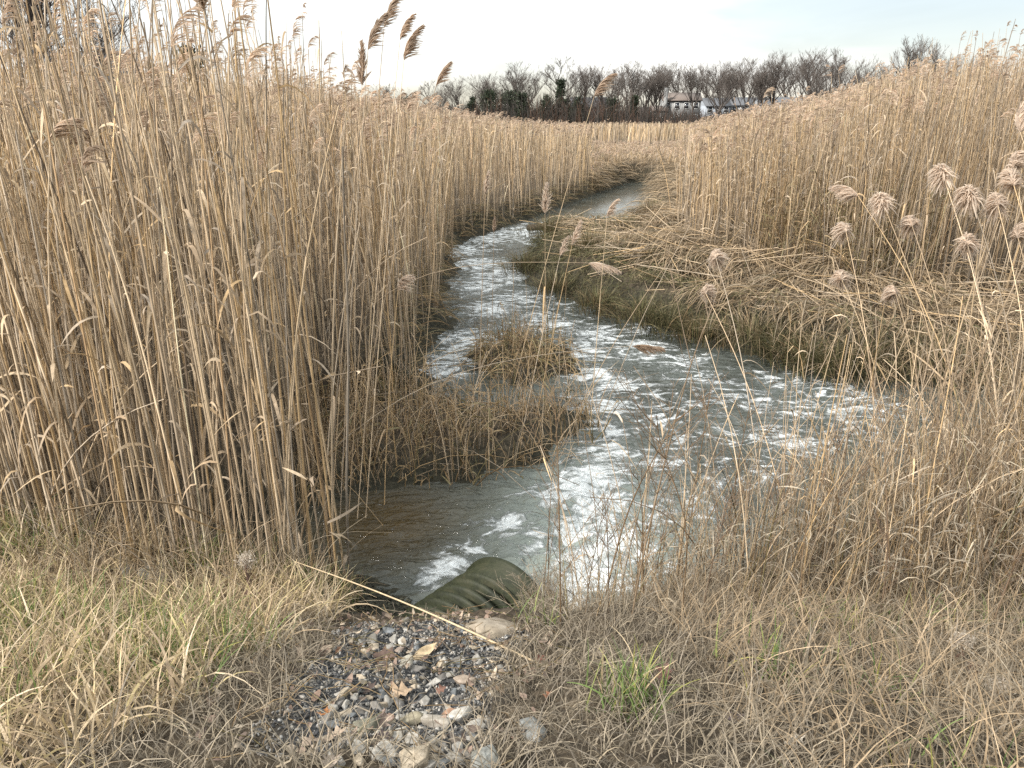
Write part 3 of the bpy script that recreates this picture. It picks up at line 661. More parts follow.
# ------------------------------------------------------------------ matted reeds on the right bank, hummock turf, bank fringes
def shore_dir(x, y, e_=0.15):
    g = np.stack([shore(x + e_, y) - shore(x - e_, y), shore(x, y + e_) - shore(x, y - e_)], 1); return -norm(g)
def matted(name, P, ln0, ln1, pal, label, cat, wd=0.0055, up=0.5, spread=0.9, toward=1.0):
    n = len(P); d = shore_dir(P[:, 0], P[:, 1]); a_ = RNG.normal(0, spread * 0.45, n) + spread * 2.2 * fbm(P[:, 0] * 1.6, P[:, 1] * 1.6, 97, 2)
    d = np.stack([d[:, 0] * np.cos(a_) - d[:, 1] * np.sin(a_), d[:, 0] * np.sin(a_) + d[:, 1] * np.cos(a_)], 1)
    ln = RNG.uniform(ln0, ln1, n); tt = np.linspace(0, 1, 7)[None]
    upv = np.abs(RNG.normal(up * 0.6, 0.28, (n, 1)))
    hx = ln[:, None] * (0.9 * tt - 0.18 * tt ** 2); zz = ln[:, None] * (upv * (tt - 1.25 * tt ** 2))
    X = P[:, 0, None] + d[:, 0, None] * hx; Y = P[:, 1, None] + d[:, 1, None] * hx
    gnd = gz(X.ravel(), Y.ravel()).reshape(X.shape); z0 = P[:, 2, None] + RNG.uniform(0.0, 0.16, (n, 1))
    Z = np.maximum(z0 + zz, np.maximum(gnd, 0) + 0.015 + 0.06 * RNG.random((n, 1)))
    # the end hangs over the edge
    pts = np.stack([X, Y, Z], -1); mb = MB(); a2 = RNG.normal(0, 0.7, n)
    side = norm(np.stack([-d[:, 1], d[:, 0], a2], 1))
    ribbons(mb, pts, wd * RNG.uniform(0.4, 1.2, (n, 1)) * np.array([0.8, 1, 1, 1, 0.9, 0.6, 0.15])[None], side, pick(pal, n, 0.22))
    return tag(mb.build(name, M_LEAF), label, cat, None, 'stuff')
MOSS = np.array([(0.075, 0.075, 0.032), (0.10, 0.095, 0.042), (0.13, 0.11, 0.055), (0.055, 0.055, 0.028), (0.17, 0.14, 0.075)])
STRAW = np.array([(0.36, 0.28, 0.165), (0.30, 0.235, 0.14), (0.43, 0.345, 0.215), (0.22, 0.18, 0.115), (0.27, 0.23, 0.155)]) * np.array([1.0, 0.95, 1.0])
def rb(x, y): s = shore(x, y); return (x > xc(y)) & (y > nearright(x)) & (s > 0.02)
P = scatter(0.5, 9, 6.2, 16, 470, lambda x, y: rb(x, y) & (shore(x, y) < 3.3) & ~(inside(HUMMOCK, x, y) & (shore(x, y) < 1.1)))
sP = shore(P[:, 0], P[:, 1]); low = RNG.random(len(P)) < np.interp(sP, [0.1, 0.5, 1.1], [0.72, 0.5, 0.15])
matted('wet_bank_grass', P[low], 0.2, 0.8, np.vstack([MOSS * 1.1, BROWN * 0.8]), 'dark wet brown and mossy grass along the foot of the right bank', 'bank grass', 0.005, 0.6, 1.3)
P = P[~low]
matted('matted_reeds', P, 0.35, 1.1, STRAW, 'flattened straw reeds matted over the right bank and hanging to the water', 'matted reeds')
P = scatter(0.8, 9, 6.2, 15, 16, lambda x, y: rb(x, y) & (shore(x, y) < 3.4) & (shore(x, y) > 0.3)); n = len(P); az = RNG.uniform(0, 6.28, n); ln = RNG.uniform(0.5, 1.5, n); t_ = np.linspace(-0.5, 0.5, 5)[None]
X = P[:, 0, None] + np.cos(az)[:, None] * ln[:, None] * t_; Y = P[:, 1, None] + np.sin(az)[:, None] * ln[:, None] * t_
Z = np.maximum(gz(X.ravel(), Y.ravel()).reshape(X.shape), 0.05).mean(1, keepdims=True) + RNG.uniform(0.08, 0.28, (n, 1)) + ln[:, None] * t_ * RNG.normal(0, 0.22, (n, 1))
mb = MB(); tubes(mb, np.stack([X, Y, Z], -1), 0.005 * RNG.uniform(0.6, 1.2, (n, 1)), pick(TAN, n), 4); tag(mb.build('fallen_reeds', M_REED), 'straight fallen reed stems lying on the matted right bank', 'fallen reeds', None, 'stuff')
def tussock(label, px, py, r, h, pal, n=420):
    A = at(px, py, 0.1); A[2] = max(float(gz(A[0], A[1])), 0.02) - 0.02
    q = RNG.normal(0, 1, (n, 2)) * r * 0.42; P = np.column_stack([q, 0.35 * h * np.exp(-(q ** 2).sum(1) / (r * r * 0.3))])
    az = np.arctan2(q[:, 1], q[:, 0]) + RNG.normal(0, 0.5, n); hh = RNG.uniform(0.5, 1.0, n) * h; mb = MB()
    path = reed_paths(P, hh, np.abs(RNG.normal(0.75, 0.35, n)), az, 5); ribbons(mb, path, 0.004 * RNG.uniform(0.5, 1.3, (n, 1)) * np.array([1, 1, .9, .7, .45, .1])[None], norm(np.stack([-np.sin(az), np.cos(az), RNG.normal(0, .4, n)], 1)), pick(pal, n, 0.22))
    o = mb.build('grass_tussock', M_GRASS); o.location = A; return tag(o, label, 'tussock', 'tussocks along the right bank')
T1 = np.vstack([MOSS, MOSS * 1.5, BROWN * 0.8]); T2 = np.vstack([STRAW, MOSS * 1.3])
for lab, px, py, r, h, pal in [('dark ragged tussock at the left tip of the hummock', 526, 268, .42, .42, T1), ('mossy tussock on the near side of the hummock tip', 556, 290, .42, .40, T1), ('dark tussock on the far side of the hummock tip', 548, 252, .45, .4, T1),
        ('green brown tussock low on the hummock under the drooping plume', 596, 306, .42, .42, T1), ('tall mossy tussock in the middle of the hummock', 588, 274, .5, .5, T1), ('wet tussock where the hummock meets the right bank', 640, 318, .4, .42, T1),
        ('tussock at the foot of the right bank below the straw mat', 700, 334, .36, .36, T1), ('straw tussock hanging over the water in the middle of the right bank', 752, 342, .42, .5, T2), ('dark tussock in the undercut of the right bank', 806, 362, .34, .36, T1), ('straw tussock over the water at the right end of the bank', 866, 366, .42, .5, T2), ('large straw tussock near the right edge over the water', 925, 372, .45, .55, T2),
        ('mossy tussock at the upstream side of the hummock', 620, 250, .5, .42, T1), ('tussock beside the far inlet', 652, 240, .5, .4, T2), ('dark tussock dividing the rapid from the bright far pool, left one', 572, 226, .5, .42, T1), ('dark tussock dividing the rapid from the bright far pool, middle one', 602, 224, .55, .4, T1),
        ('dark tussock dividing the rapid from the bright far pool, right one', 634, 224, .55, .45, T1), ('dark overhanging tussock in the deepest undercut of the right bank', 780, 352, .36, .42, MOSS), ('dark overhanging tussock near the right end of the undercut bank', 838, 368, .36, .40, MOSS), ('dark overhanging tussock at the start of the undercut bank', 668, 326, .4, .42, MOSS)]:
    tussock(lab, px, py, r, h, pal)
P = scatter(3.0, 7.5, 9.5, 14.5, 55, lambda x, y: bed_right(x, y) & (proj(np.stack([x, y, 0 * x + .5], 1))[0] > 750) & (proj(np.stack([x, y, 0 * x + .5], 1))[0] < 930) & (fbm(x, y, 113, 2) > -0.1)); n = len(P)
mb = MB(); path = reed_paths(P, RNG.uniform(0.5, 1.5, n), np.abs(RNG.normal(0, 0.4, n)), RNG.uniform(0, 6.28, n), 4); tubes(mb, path, 0.006 * RNG.uniform(0.5, 1.2, (n, 1)) * np.linspace(1, .4, 5)[None], pick(BROWN * 0.95, n), 3)
m = n * 7; leaf_ribbons(mb, path, RNG.integers(0, n, m), RNG.uniform(0.15, 1, m), RNG.uniform(0.08, 0.3, m), RNG.uniform(0.003, 0.008, m), pick(BROWN, m), seg=3)
tag(mb.build('brown_brush', M_REED), 'patch of darker brown brush in front of the tall right reeds', 'brush', None, 'stuff')
P = scatter(1, 12, 14, 42, 110, lambda x, y: (rb(x, y) | ((y > 26) & (shore(x, y) > 0.05))) & (shore(x, y) < np.where(y > 26, 5.0, 2.6)))
matted('matted_reeds', P, 0.4, 1.2, STRAW, 'flattened straw on the far right bank by the bright water', 'matted reeds', 0.008)
P = scatter(-0.5, 5, 8.5, 22, 1100, lambda x, y: (inside(HUMMOCK, x, y) & (shore(x, y) > 0.10) & (shore(x, y) < 1.6) & (fbm(x * 4, y * 4, 87, 2) > -0.2)))
matted('hummock_turf', P, 0.08, 0.38, MOSS * 1.15, 'low dark green turf on the hummock jutting into the creek', 'turf', 0.004, 0.9, 2.2)
P = scatter(-2, 4, 7, 32, 200, lambda x, y: (x < xc(y)) & (shore(x, y) > 0.03) & (shore(x, y) < 0.6) & ~inside(SPIT, x, y))
matted('bank_fringe', P, 0.25, 0.7, BROWN * 1.1, 'dark brown grass fringe hanging over the left creek bank', 'bank grass', 0.005, 0.5, 1.2)

# ------------------------------------------------------------------ near ground cover
def blades(mb, P, h0, h1, wd, pal, lean0, lean1, curl, seg=4, rng=RNG):
    n = len(P); h = rng.uniform(h0, h1, n); az = rng.uniform(0, 6.28, n); ln = rng.uniform(lean0, lean1, n); cu = rng.normal(0, curl, n)
    tt = np.linspace(0, 1, seg + 1)[None]; th = ln[:, None] * (0.35 + 0.95 * tt); ph = az[:, None] + cu[:, None] * tt * 2
    st = h[:, None] / seg; dx = np.cumsum(np.sin(th) * np.cos(ph) * st, 1) - np.sin(th[:, :1]) * np.cos(ph[:, :1]) * st
    dy = np.cumsum(np.sin(th) * np.sin(ph) * st, 1) - np.sin(th[:, :1]) * np.sin(ph[:, :1]) * st
    dz = np.cumsum(np.cos(th) * st, 1) - np.cos(th[:, :1]) * st
    pts = P[:, None] + np.stack([dx, dy, np.maximum(dz, 0.004 + 0.0 * dz)], -1)
    side = np.stack([-np.sin(az), np.cos(az), rng.normal(0, 0.5, n)], 1)
    prof = np.linspace(1, 0.15, seg + 1); prof[0] = 0.8
    ribbons(mb, pts, wd * rng.uniform(0.5, 1.3, (n, 1)) * prof[None], norm(side), pick(pal, n, 0.2))
def clump_blades(mb, P, h0, h1, wd, pal, lean0, lean1, curl, seg=5):
    # tussocks: blade length and colour change from patch to patch
    f = fbm(P[:, 0] * 5, P[:, 1] * 5, 81, 3); k = np.digitize(f, [-0.18, 0.12])
    for j, (a_, cc) in enumerate(((0.55, 0.72), (0.8, 1.0), (1.15, 1.08))):
        m_ = k == j
        if m_.sum(): blades(mb, P[m_], h0 * a_, h1 * a_, wd, pal * cc, lean0, lean1, curl, seg)
def ingravel(x, y, m=0.0): 
    d = pdist(GRAVEL, x, y); return np.where(inside(GRAVEL, x, y), d, -d) > m + 0.10 * fbm(x * 5, y * 5, 77, 2)
SX = pxpoly([(250, 640), (250, 900)], 0.7)[0, 0]
PZ = pxpoly([(330, 560), (440, 530), (545, 545), (535, 600), (512, 630), (478, 652), (420, 660), (335, 655)], 0.3)
PZP = np.array([(330, 555), (440, 520), (550, 540), (536, 612), (512, 640), (480, 652), (420, 650), (330, 650)], float)
def pipe_zone(x, y):
    px, py = proj(np.stack([x, y, gz(x, y)], 1)); return inside(PZP, px, py)
def near_land(x, y): return (shore(x, y) > 0.12) & (y < np.where(x < 0, front(x) + 0.25, nearright(x)))
YEL = np.array([(0.50, 0.405, 0.25), (0.57, 0.475, 0.31), (0.38, 0.31, 0.20), (0.44, 0.38, 0.20), (0.30, 0.24, 0.16), (0.56, 0.48, 0.34), (0.34, 0.27, 0.18)]) * np.array([1.03, 0.975, 0.96])
GREY = np.array([(0.27, 0.225, 0.165), (0.32, 0.27, 0.20), (0.21, 0.175, 0.13), (0.36, 0.30, 0.215), (0.24, 0.205, 0.16)])
GREEN = np.array([(0.13, 0.20, 0.055), (0.17, 0.24, 0.075), (0.10, 0.165, 0.05), (0.24, 0.27, 0.09), (0.33, 0.32, 0.09)])
def dens(x, y, base): return RNG.random(len(x)) < base
# left straw grass
P = scatter(-3.4, -0.4, 0.9, 4.0, 2700, lambda x, y: near_land(x, y) & (x + 0.25 * fbm(x * 3, y * 3, 61, 2) < -0.86 + 0.0 * y) & ~ingravel(x, y))
mb = MB(); k = RNG.random(len(P)) < 0.9
clump_blades(mb, P[k], 0.08, 0.30, 0.0034, YEL, 0.3, 1.75, 0.8)
kk = P[RNG.random(len(P)) < 0.11]; blades(mb, kk, 0.10, 0.32, 0.0055, YEL * 1.05, 0.4, 1.6, 0.5, 6)
tag(mb.build('dry_grass', M_GRASS), 'yellow straw coloured grass thatch at the lower left', 'grass', None, 'stuff')
g_ok = fbm(P[:, 0] * 2.0, P[:, 1] * 2.0, 71, 2) > 0.0
G = P[g_ok & (RNG.random(len(P)) < 0.36)]; mb = MB(); blades(mb, G, 0.09, 0.24, 0.0032, GREEN, 0.15, 1.1, 0.3)
tag(mb.build('green_grass', M_GRASS), 'thin green blades growing up through the yellow grass at lower left', 'grass', None, 'stuff')
# grey tangled grass between straw and gravel, in front of the pipe and on the right
P = scatter(-1.6, 3.6, 0.9, 5.2, 2900, lambda x, y: near_land(x, y) & ~((x + 0.25 * fbm(x * 3, y * 3, 61, 2) < -0.92)) & ~ingravel(x, y) & ~pipe_zone(x, y))
mb = MB(); clump_blades(mb, P, 0.06, 0.24, 0.0021, GREY, 0.4, 1.8, 1.3)
tag(mb.build('withered_grass', M_GRASS), 'grey brown tangle of fine withered grass along the near bank', 'grass', None, 'stuff')
P = scatter(0.6, 3.6, 0.9, 3.2, 1300, lambda x, y: near_land(x, y)); mb = MB(); blades(mb, P, 0.12, 0.32, 0.0024, STRAW, 0.5, 1.7, 0.7, 5)
tag(mb.build('straw_litter', M_GRASS), 'longer pale straw lying in the grass at lower right', 'grass', None, 'stuff')
# tall thin stalks of the near right bank
P = scatter(0.2, 4.6, 2.6, 6.3, 500, near_right_land); P = P[RNG.random(len(P)) < np.clip(0.25 + (P[:, 0] - 0.3) * 0.5, 0.15, 1)]
mb = MB(); n = len(P); path = reed_paths(P, RNG.uniform(0.25, 1.0, n) * np.clip(0.65 + P[:, 0] * 0.22, 0.6, 1.15), np.abs(RNG.normal(0, 0.45, n)), RNG.uniform(0, 6.28, n), 5)
tubes(mb, path, 0.0022 * RNG.uniform(0.5, 1.3, (n, 1)) * np.linspace(1.1, 0.4, 6)[None], pick(np.vstack([GREY, BROWN * 1.15, STRAW, TAN]), n), 3)
m = n * 3; leaf_ribbons(mb, path, RNG.integers(0, n, m), RNG.uniform(0.1, 1, m), RNG.uniform(0.05, 0.2, m), RNG.uniform(0.0010, 0.003, m), pick(GREY, m))
tag(mb.build('weed_thicket', M_REED), 'thicket of thin grey brown dead stems on the near right bank', 'weeds', None, 'stuff')
P = scatter(-2.5, 0.2, 2.7, 4.2, 420, lambda x, y: (shore(x, y) > 0.05) & (np.abs(y - front(x)) < 0.35) & (x < -0.45) & ~pipe_zone(x, y)); mb = MB(); n = len(P)
path = reed_paths(P, RNG.uniform(0.15, 0.6, n), np.abs(RNG.normal(0.3, 0.5, n)), RNG.uniform(0, 6.28, n), 5)
tubes(mb, path, 0.0021 * RNG.uniform(0.5, 1.3, (n, 1)) * np.linspace(1.1, 0.4, 6)[None], pick(np.vstack([GREY, STRAW]), n), 3)
tag(mb.build('broken_stems', M_REED), 'broken grey stems and twigs at the foot of the left reed bed', 'weeds', None, 'stuff')

P = scatter(0.3, 4.4, 2.8, 6.4, 115, lambda x, y: near_right_land(x, y) & (shore(x, y) < 1.9)); P = P[RNG.random(len(P)) < np.clip(P[:, 0] * 0.55, 0.15, 1)]; n = len(P)
mb = MB(); path = reed_paths(P, RNG.uniform(0.5, 1.55, n), np.abs(RNG.normal(0, 0.28, n)), RNG.uniform(0, 6.28, n), 6); tubes(mb, path, 0.0036 * RNG.uniform(0.6, 1.3, (n, 1)) * np.linspace(1.1, 0.4, 7)[None], pick(TAN, n, 0.25), 4)
m = n; leaf_ribbons(mb, path, RNG.integers(0, n, m), RNG.uniform(0.2, 1, m), RNG.uniform(0.08, 0.25, m), RNG.uniform(0.002, 0.005, m), pick(TAN, m))
tag(mb.build('tall_dead_stems', M_REED), 'pale taller dead stems rising over the water from the near right bank', 'weeds', None, 'stuff')
P = scatter(0.0, 2.6, 1.1, 2.6, 500, lambda x, y: near_land(x, y) & (fbm(x * 2.4, y * 2.4, 73, 2) > 0.16) & ~ingravel(x, y, -.05)); mb = MB(); blades(mb, P, 0.07, 0.2, 0.003, GREEN, 0.2, 1.2, 0.3)
tag(mb.build('green_grass', M_GRASS), 'scattered green shoots in the withered grass at lower right', 'grass', None, 'stuff')
# branching dead weeds, single plants
def weed_proto(h):
    root = empty('dead_weed'); st = MB(); tw = MB()
    p = reed_paths(np.zeros((1, 3)), np.array([h]), np.array([random.uniform(0.05, 0.3)]), np.array([random.uniform(0, 6.28)]), 8, wob=0.03)
    c = pick(np.array([(0.20, 0.135, 0.08), (0.26, 0.19, 0.125), (0.16, 0.11, 0.075)]), 1)
    tubes(st, p, 0.0036 * np.linspace(1.1, 0.4, 9)[None], c, 4); st.build('stem', M_REED, root)
    m = random.randint(8, 14); o_, d_ = along(p, np.zeros(m, int), RNG.uniform(0.2, 0.97, m)); az = RNG.uniform(0, 6.28, m)
    dv = norm(d_ + 0.75 * np.stack([np.cos(az), np.sin(az), 0 * az], 1)); ln = RNG.uniform(0.08, 0.3, m) * h
    tt = np.linspace(0, 1, 5)[None, :, None]; br = o_[:, None] + dv[:, None] * ln[:, None, None] * tt + np.array([0, 0, 0.25]) * ln[:, None, None] * tt ** 2
    tubes(tw, br, 0.0018 * np.linspace(1.1, 0.4, 5)[None], np.repeat(c, m, 0), 3)
    m2 = m * 4; idx = RNG.integers(0, m, m2); o2, d2 = along(br, idx, RNG.uniform(0.3, 1, m2)); dv2 = norm(d2 + RNG.normal(0, 0.6, (m2, 3)))
    b2 = o2[:, None] + dv2[:, None] * (RNG.uniform(0.02, 0.08, m2) * h)[:, None, None] * np.linspace(0, 1, 3)[None, :, None]
    tubes(tw, b2, 0.0009, np.repeat(c, m2, 0) * 1.15, 3); tw.build('twigs', M_REED, root)
    return root
wp = [weed_proto(random.uniform(0.6, 1.25)) for _ in range(8)]
P = scatter(0.15, 4.2, 2.5, 6.2, 60, lambda x, y: near_right_land(x, y) & (shore(x, y) < 1.6)); RNG.shuffle(P)
for p in P[:130]:
    o = copy_tree(random.choice(wp)); o.location = p; o.rotation_euler = (0, 0, random.uniform(0, 6.28)); s = random.uniform(0.7, 1.15); o.scale = (s, s, s)
    tag(o, 'branching brown dead weed standing between the near right bank and the water', 'weed', 'dead weeds on the near right bank')
for o in wp: drop(o)
for o, _ in protos + protosP + protosL: drop(o)

# weeds with fluffy seed heads
def seed_weed(label, root_px, z, tip_px, d, dark=True):
    A = at(root_px[0], root_px[1], z); A[2] = float(gz(A[0], A[1])) - 0.02; B = atd(tip_px[0], tip_px[1], d); o = empty('seed_head_weed', A)
    t_ = np.linspace(0, 1, 9)[:, None]; path = (B - A) * t_ + np.array([0.03, 0, 0]) * np.sin(t_ * 5)
    mb = MB(); tubes(mb, path[None], 0.003 * np.linspace(1.1, 0.5, 9)[None], np.array([(0.09, 0.05, 0.035)]), 5); mb.build('stem', M_REED, o)
    lb = MB(); m = 16; leaf_ribbons(lb, path[None], np.zeros(m, int), RNG.uniform(0.1, 0.85, m), RNG.uniform(0.03, 0.07, m), RNG.uniform(0.004, 0.009, m), pick(np.array([(0.10, 0.06, 0.04), (0.15, 0.095, 0.06)]), m), seg=4); lb.build('withered_leaves', M_LEAF, o)
    fb = MB(); m = 900; c = path[-1] + RNG.normal(0, 1, (m, 3)) * np.array([0.014, 0.013, 0.014]); dv = norm(RNG.normal(0, 1, (m, 3)))
    ribbons(fb, c[:, None] + dv[:, None] * np.array([0, 0.009])[None, :, None], 0.0018, norm(np.cross(dv, RNG.normal(0, 1, (m, 3)))), pick(np.array([(0.68, 0.61, 0.52), (0.55, 0.48, 0.40)]), m)); fb.build('seed_head', M_PLUME, o)
    return tag(o, label, 'weed')
seed_weed('weed with a pale fluffy seed head in front of the left reeds', (246, 645), .7, (253, 560), 2.75)
seed_weed('dark weed with fluffy head at the bottom right of the grass', (868, 790), 1.0, (893, 692), 1.75)
seed_weed('fluffy seed head weed close to the lower right corner', (1000, 780), 1.0, (1010, 690), 1.75)
seed_weed('seed head weed behind the corner one at the right edge', (960, 730), .9, (970, 642), 2.1)
seed_weed('low dark withered weed with a faint head at lower right', (960, 760), .95, (968, 690), 1.9)

# green grass tufts one can point to
def tuft(label, px, py, z, n, h, spread):
    A = at(px, py, z); A[2] = float(gz(A[0], A[1])); o = MB()
    P = np.stack([RNG.normal(0, spread, n), RNG.normal(0, spread, n), np.zeros(n)], 1)
    blades(o, P, h * 0.5, h, 0.0034, np.vstack([GREEN, GREEN, YEL[:2]]), 0.15, 1.15, 0.25, 6)
    ob = o.build('grass_tuft', M_GRASS); ob.location = A; return tag(ob, label, 'grass tuft', 'green grass tufts')
tuft('large green grass tuft at the bottom centre beside the gravel', 625, 750, .95, 150, .2, .05)
tuft('green grass tuft low in the grass right of the large tuft', 760, 712, .9, 60, .16, .07)
tuft('green tuft in the middle of the yellow grass', 125, 655, .9, 110, .18, .08)
tuft('green tuft nearer the gravel in the yellow grass', 185, 690, .9, 50, .15, .05)
tuft('green blades in the lower left corner', 20, 745, 1.0, 60, .2, .07)
tuft('small green tuft at the foot of the left reeds', 155, 610, .7, 40, .17, .04)
tuft('sparse green tuft beside the dark weed at lower right', 880, 735, .95, 40, .14, .08)

# ------------------------------------------------------------------ pipe
def pipe():
    RAD = 0.305
    rimL = at(467, 566, 0.10); rimR = at(538, 612, 0.10)
    ax = np.array([0.62, 0.785, -0.03]); ax = ax / np.linalg.norm(ax)
    ctr = np.array([(rimL[0] + rimR[0]) / 2 + 0.035, (rimL[1] + rimR[1]) / 2 - 0.02, -0.045])
    o = empty('corrugated_pipe', ctr); tag(o, 'dark olive corrugated drain pipe sticking out of the bank into the creek', 'pipe')
    sx = norm(np.cross(ax, [0, 0, 1.0])); sz = np.cross(sx, ax)
    nth = 96; th = np.linspace(0, 2 * math.pi, nth, endpoint=False)
    def surf(us, rf, col):
        v = []
        for u in us:
            r = rf(u, th); v.append(ax * u + (r * np.cos(th))[:, None] * sx + (r * np.sin(th))[:, None] * sz)
        n = len(us); i = np.arange(n - 1)[:, None] * nth + np.arange(nth)[None]; j = np.arange(n - 1)[:, None] * nth + (np.arange(nth)[None] + 1) % nth
        return MB().add(np.concatenate(v), np.stack([i, j, j + nth, i + nth], -1).reshape(-1, 4), None, col)
    pitch = 0.078; LEN = 1.5
    m, t, b = new_mat('pipe_plastic')
    v = objco(t); n1 = noise_node(t, 7, 8, 0.8, v, 0.65); n2 = noise_node(t, 60, 4, 0.2, v)
    c = ramp_node(t, n1, [(0.3, (0.010, 0.013, 0.006)), (0.52, (0.026, 0.030, 0.014)), (0.70, (0.045, 0.043, 0.023)), (0.85, (0.095, 0.085, 0.055))])
    k = ramp_node(t, n2, [(0.3, (0.75,) * 3), (0.7, (1.15,) * 3)])
    t.links.new(mixc(t, 1.0, c, k, 'MULTIPLY'), b.inputs['Base Color']); b.inputs['Roughness'].default_value = 0.62; b.inputs['Specular IOR Level'].default_value = 0.3
    bump(t, b, n2, 0.35, 0.005)
    def corr(u, th_):
        ph = 2 * math.pi * ((u / pitch) + th_ / (2 * math.pi)); s = np.cos(ph); return RAD - 0.012 + 0.030 * np.sign(s) * np.abs(s) ** 0.6
    us = np.linspace(-LEN, -0.15, 260)
    surf(us, corr, (0, 0, 0)).build('barrel', m, o, True)
    prof = [(-0.165, RAD - 0.01), (-0.15, RAD + 0.012), (-0.035, RAD + 0.012), (-0.03, RAD + 0.030), (-0.004, RAD + 0.034), (0.008, RAD + 0.024), (0.008, RAD - 0.022), (-0.02, RAD - 0.03), (-0.4, RAD - 0.03), (-LEN, RAD - 0.03)]
    us2 = [p[0] for p in prof]; it = iter([p[1] for p in prof])
    mb = surf(us2, lambda u, t_: next(it) + 0 * t_, (0, 0, 0)); mb.build('end_collar', m, o, True)
pipe()
A = at(538, 626, 0.3); n = 85; P = np.stack([A[0] + RNG.normal(0.04, 0.07, n), A[1] + RNG.normal(-0.06, 0.06, n), np.zeros(n)], 1); P[:, 2] = gz(P[:, 0], P[:, 1])
path = reed_paths(P, RNG.uniform(0.10, 0.30, n), np.abs(RNG.normal(0.45, 0.3, n)), RNG.normal(1.9, 0.7, n), 6, wob=0.03); mb = MB()
tubes(mb, path, 0.0016 * RNG.uniform(0.6, 1.3, (n, 1)) * np.linspace(1.1, 0.4, 7)[None], pick(np.vstack([GREY, BROWN]), n), 3)
m = n * 5; idx = RNG.integers(0, n, m); o2, d2 = along(path, idx, RNG.uniform(0.3, 1, m)); dv2 = norm(d2 + RNG.normal(0, 0.7, (m, 3)))
tubes(mb, o2[:, None] + dv2[:, None] * RNG.uniform(0.02, 0.09, m)[:, None, None] * np.linspace(0, 1, 3)[None, :, None], 0.0008, pick(GREY * 1.1, m), 3)
tag(mb.build('dry_brush', M_REED), 'dry twiggy brush hanging over the right side of the pipe end', 'weeds', None, 'stuff')

# ------------------------------------------------------------------ stones, gravel, leaves
def hull(n, sx, sy, sz):
    bm = bmesh.new()
    for _ in range(n):
        v = Vector((random.gauss(0, 1), random.gauss(0, 1), random.gauss(0, 1))).normalized() * random.uniform(0.75, 1)
        bm.verts.new((v.x * sx, v.y * sy, v.z * sz))
    r = bmesh.ops.convex_hull(bm, input=bm.verts[:])
    loose = [v for v in bm.verts if not v.link_faces]; bmesh.ops.delete(bm, geom=loose, context='VERTS')
    bmesh.ops.triangulate(bm, faces=bm.faces[:]); bm.verts.index_update()
    V = np.array([v.co[:] for v in bm.verts]); T = np.array([[v.index for v in f.verts] for f in bm.faces]); bm.free(); return V, T
HULLS = [hull(random.randint(9, 14), 1, random.uniform(0.6, 0.9), random.uniform(0.4, 0.7)) for _ in range(16)]
def rnd_rot(n):
    q = norm(RNG.normal(0, 1, (n, 4))); w_, x, y, z = q.T
    return np.stack([1 - 2 * (y * y + z * z), 2 * (x * y - z * w_), 2 * (x * z + y * w_), 2 * (x * y + z * w_), 1 - 2 * (x * x + z * z), 2 * (y * z - x * w_), 2 * (x * z - y * w_), 2 * (y * z + x * w_), 1 - 2 * (x * x + y * y)], 1).reshape(n, 3, 3)
def pebbles(mb, P, r0, r1, pal):
    n = len(P); R = rnd_rot(n); r = r0 * (r1 / r0) ** (RNG.random(n) ** 1.7); kk = RNG.integers(0, len(HULLS), n); col = pick(pal, n, 0.25)
    for k, (V, T) in enumerate(HULLS):
        m = np.where(kk == k)[0]
        if not len(m): continue
        v = np.einsum('nij,vj->nvi', R[m], V) * r[m, None, None] + P[m, None] + np.array([0, 0, 0.25]) * r[m, None, None]
        t_ = T[None] + (np.arange(len(m)) * len(V))[:, None, None]
        mb.add(v.reshape(-1, 3), None, t_.reshape(-1, 3), np.repeat(col[m], len(V), 0))
GRV = np.array([(0.07, 0.072, 0.075), (0.11, 0.11, 0.108), (0.05, 0.05, 0.054), (0.22, 0.21, 0.20), (0.36, 0.34, 0.31), (0.28, 0.275, 0.265)])
P = scatter(-1.6, 0.7, 1.0, 3.4, 9000, lambda x, y: ingravel(x, y, -0.04) & (shore(x, y) > 0.05))
mb = MB(); pebbles(mb, P, 0.004, 0.013, GRV)
tag(mb.build('gravel', M_STONE), 'dark crushed gravel washed out in front of the pipe', 'gravel', None, 'stuff')
P = scatter(-1.4, -0.2, 2.6, 3.9, 2500, lambda x, y: (shore(x, y) > -0.02) & (shore(x, y) < 0.5) & (x > -1.0) & (x < -0.12)); mb = MB(); pebbles(mb, P, 0.006, 0.028, np.array([(0.05, 0.052, 0.036), (0.075, 0.075, 0.05), (0.035, 0.036, 0.025)]))
tag(mb.build('muddy_rubble', M_STONE), 'mud covered small rubble on the bank left of the pipe', 'rubble', None, 'stuff')
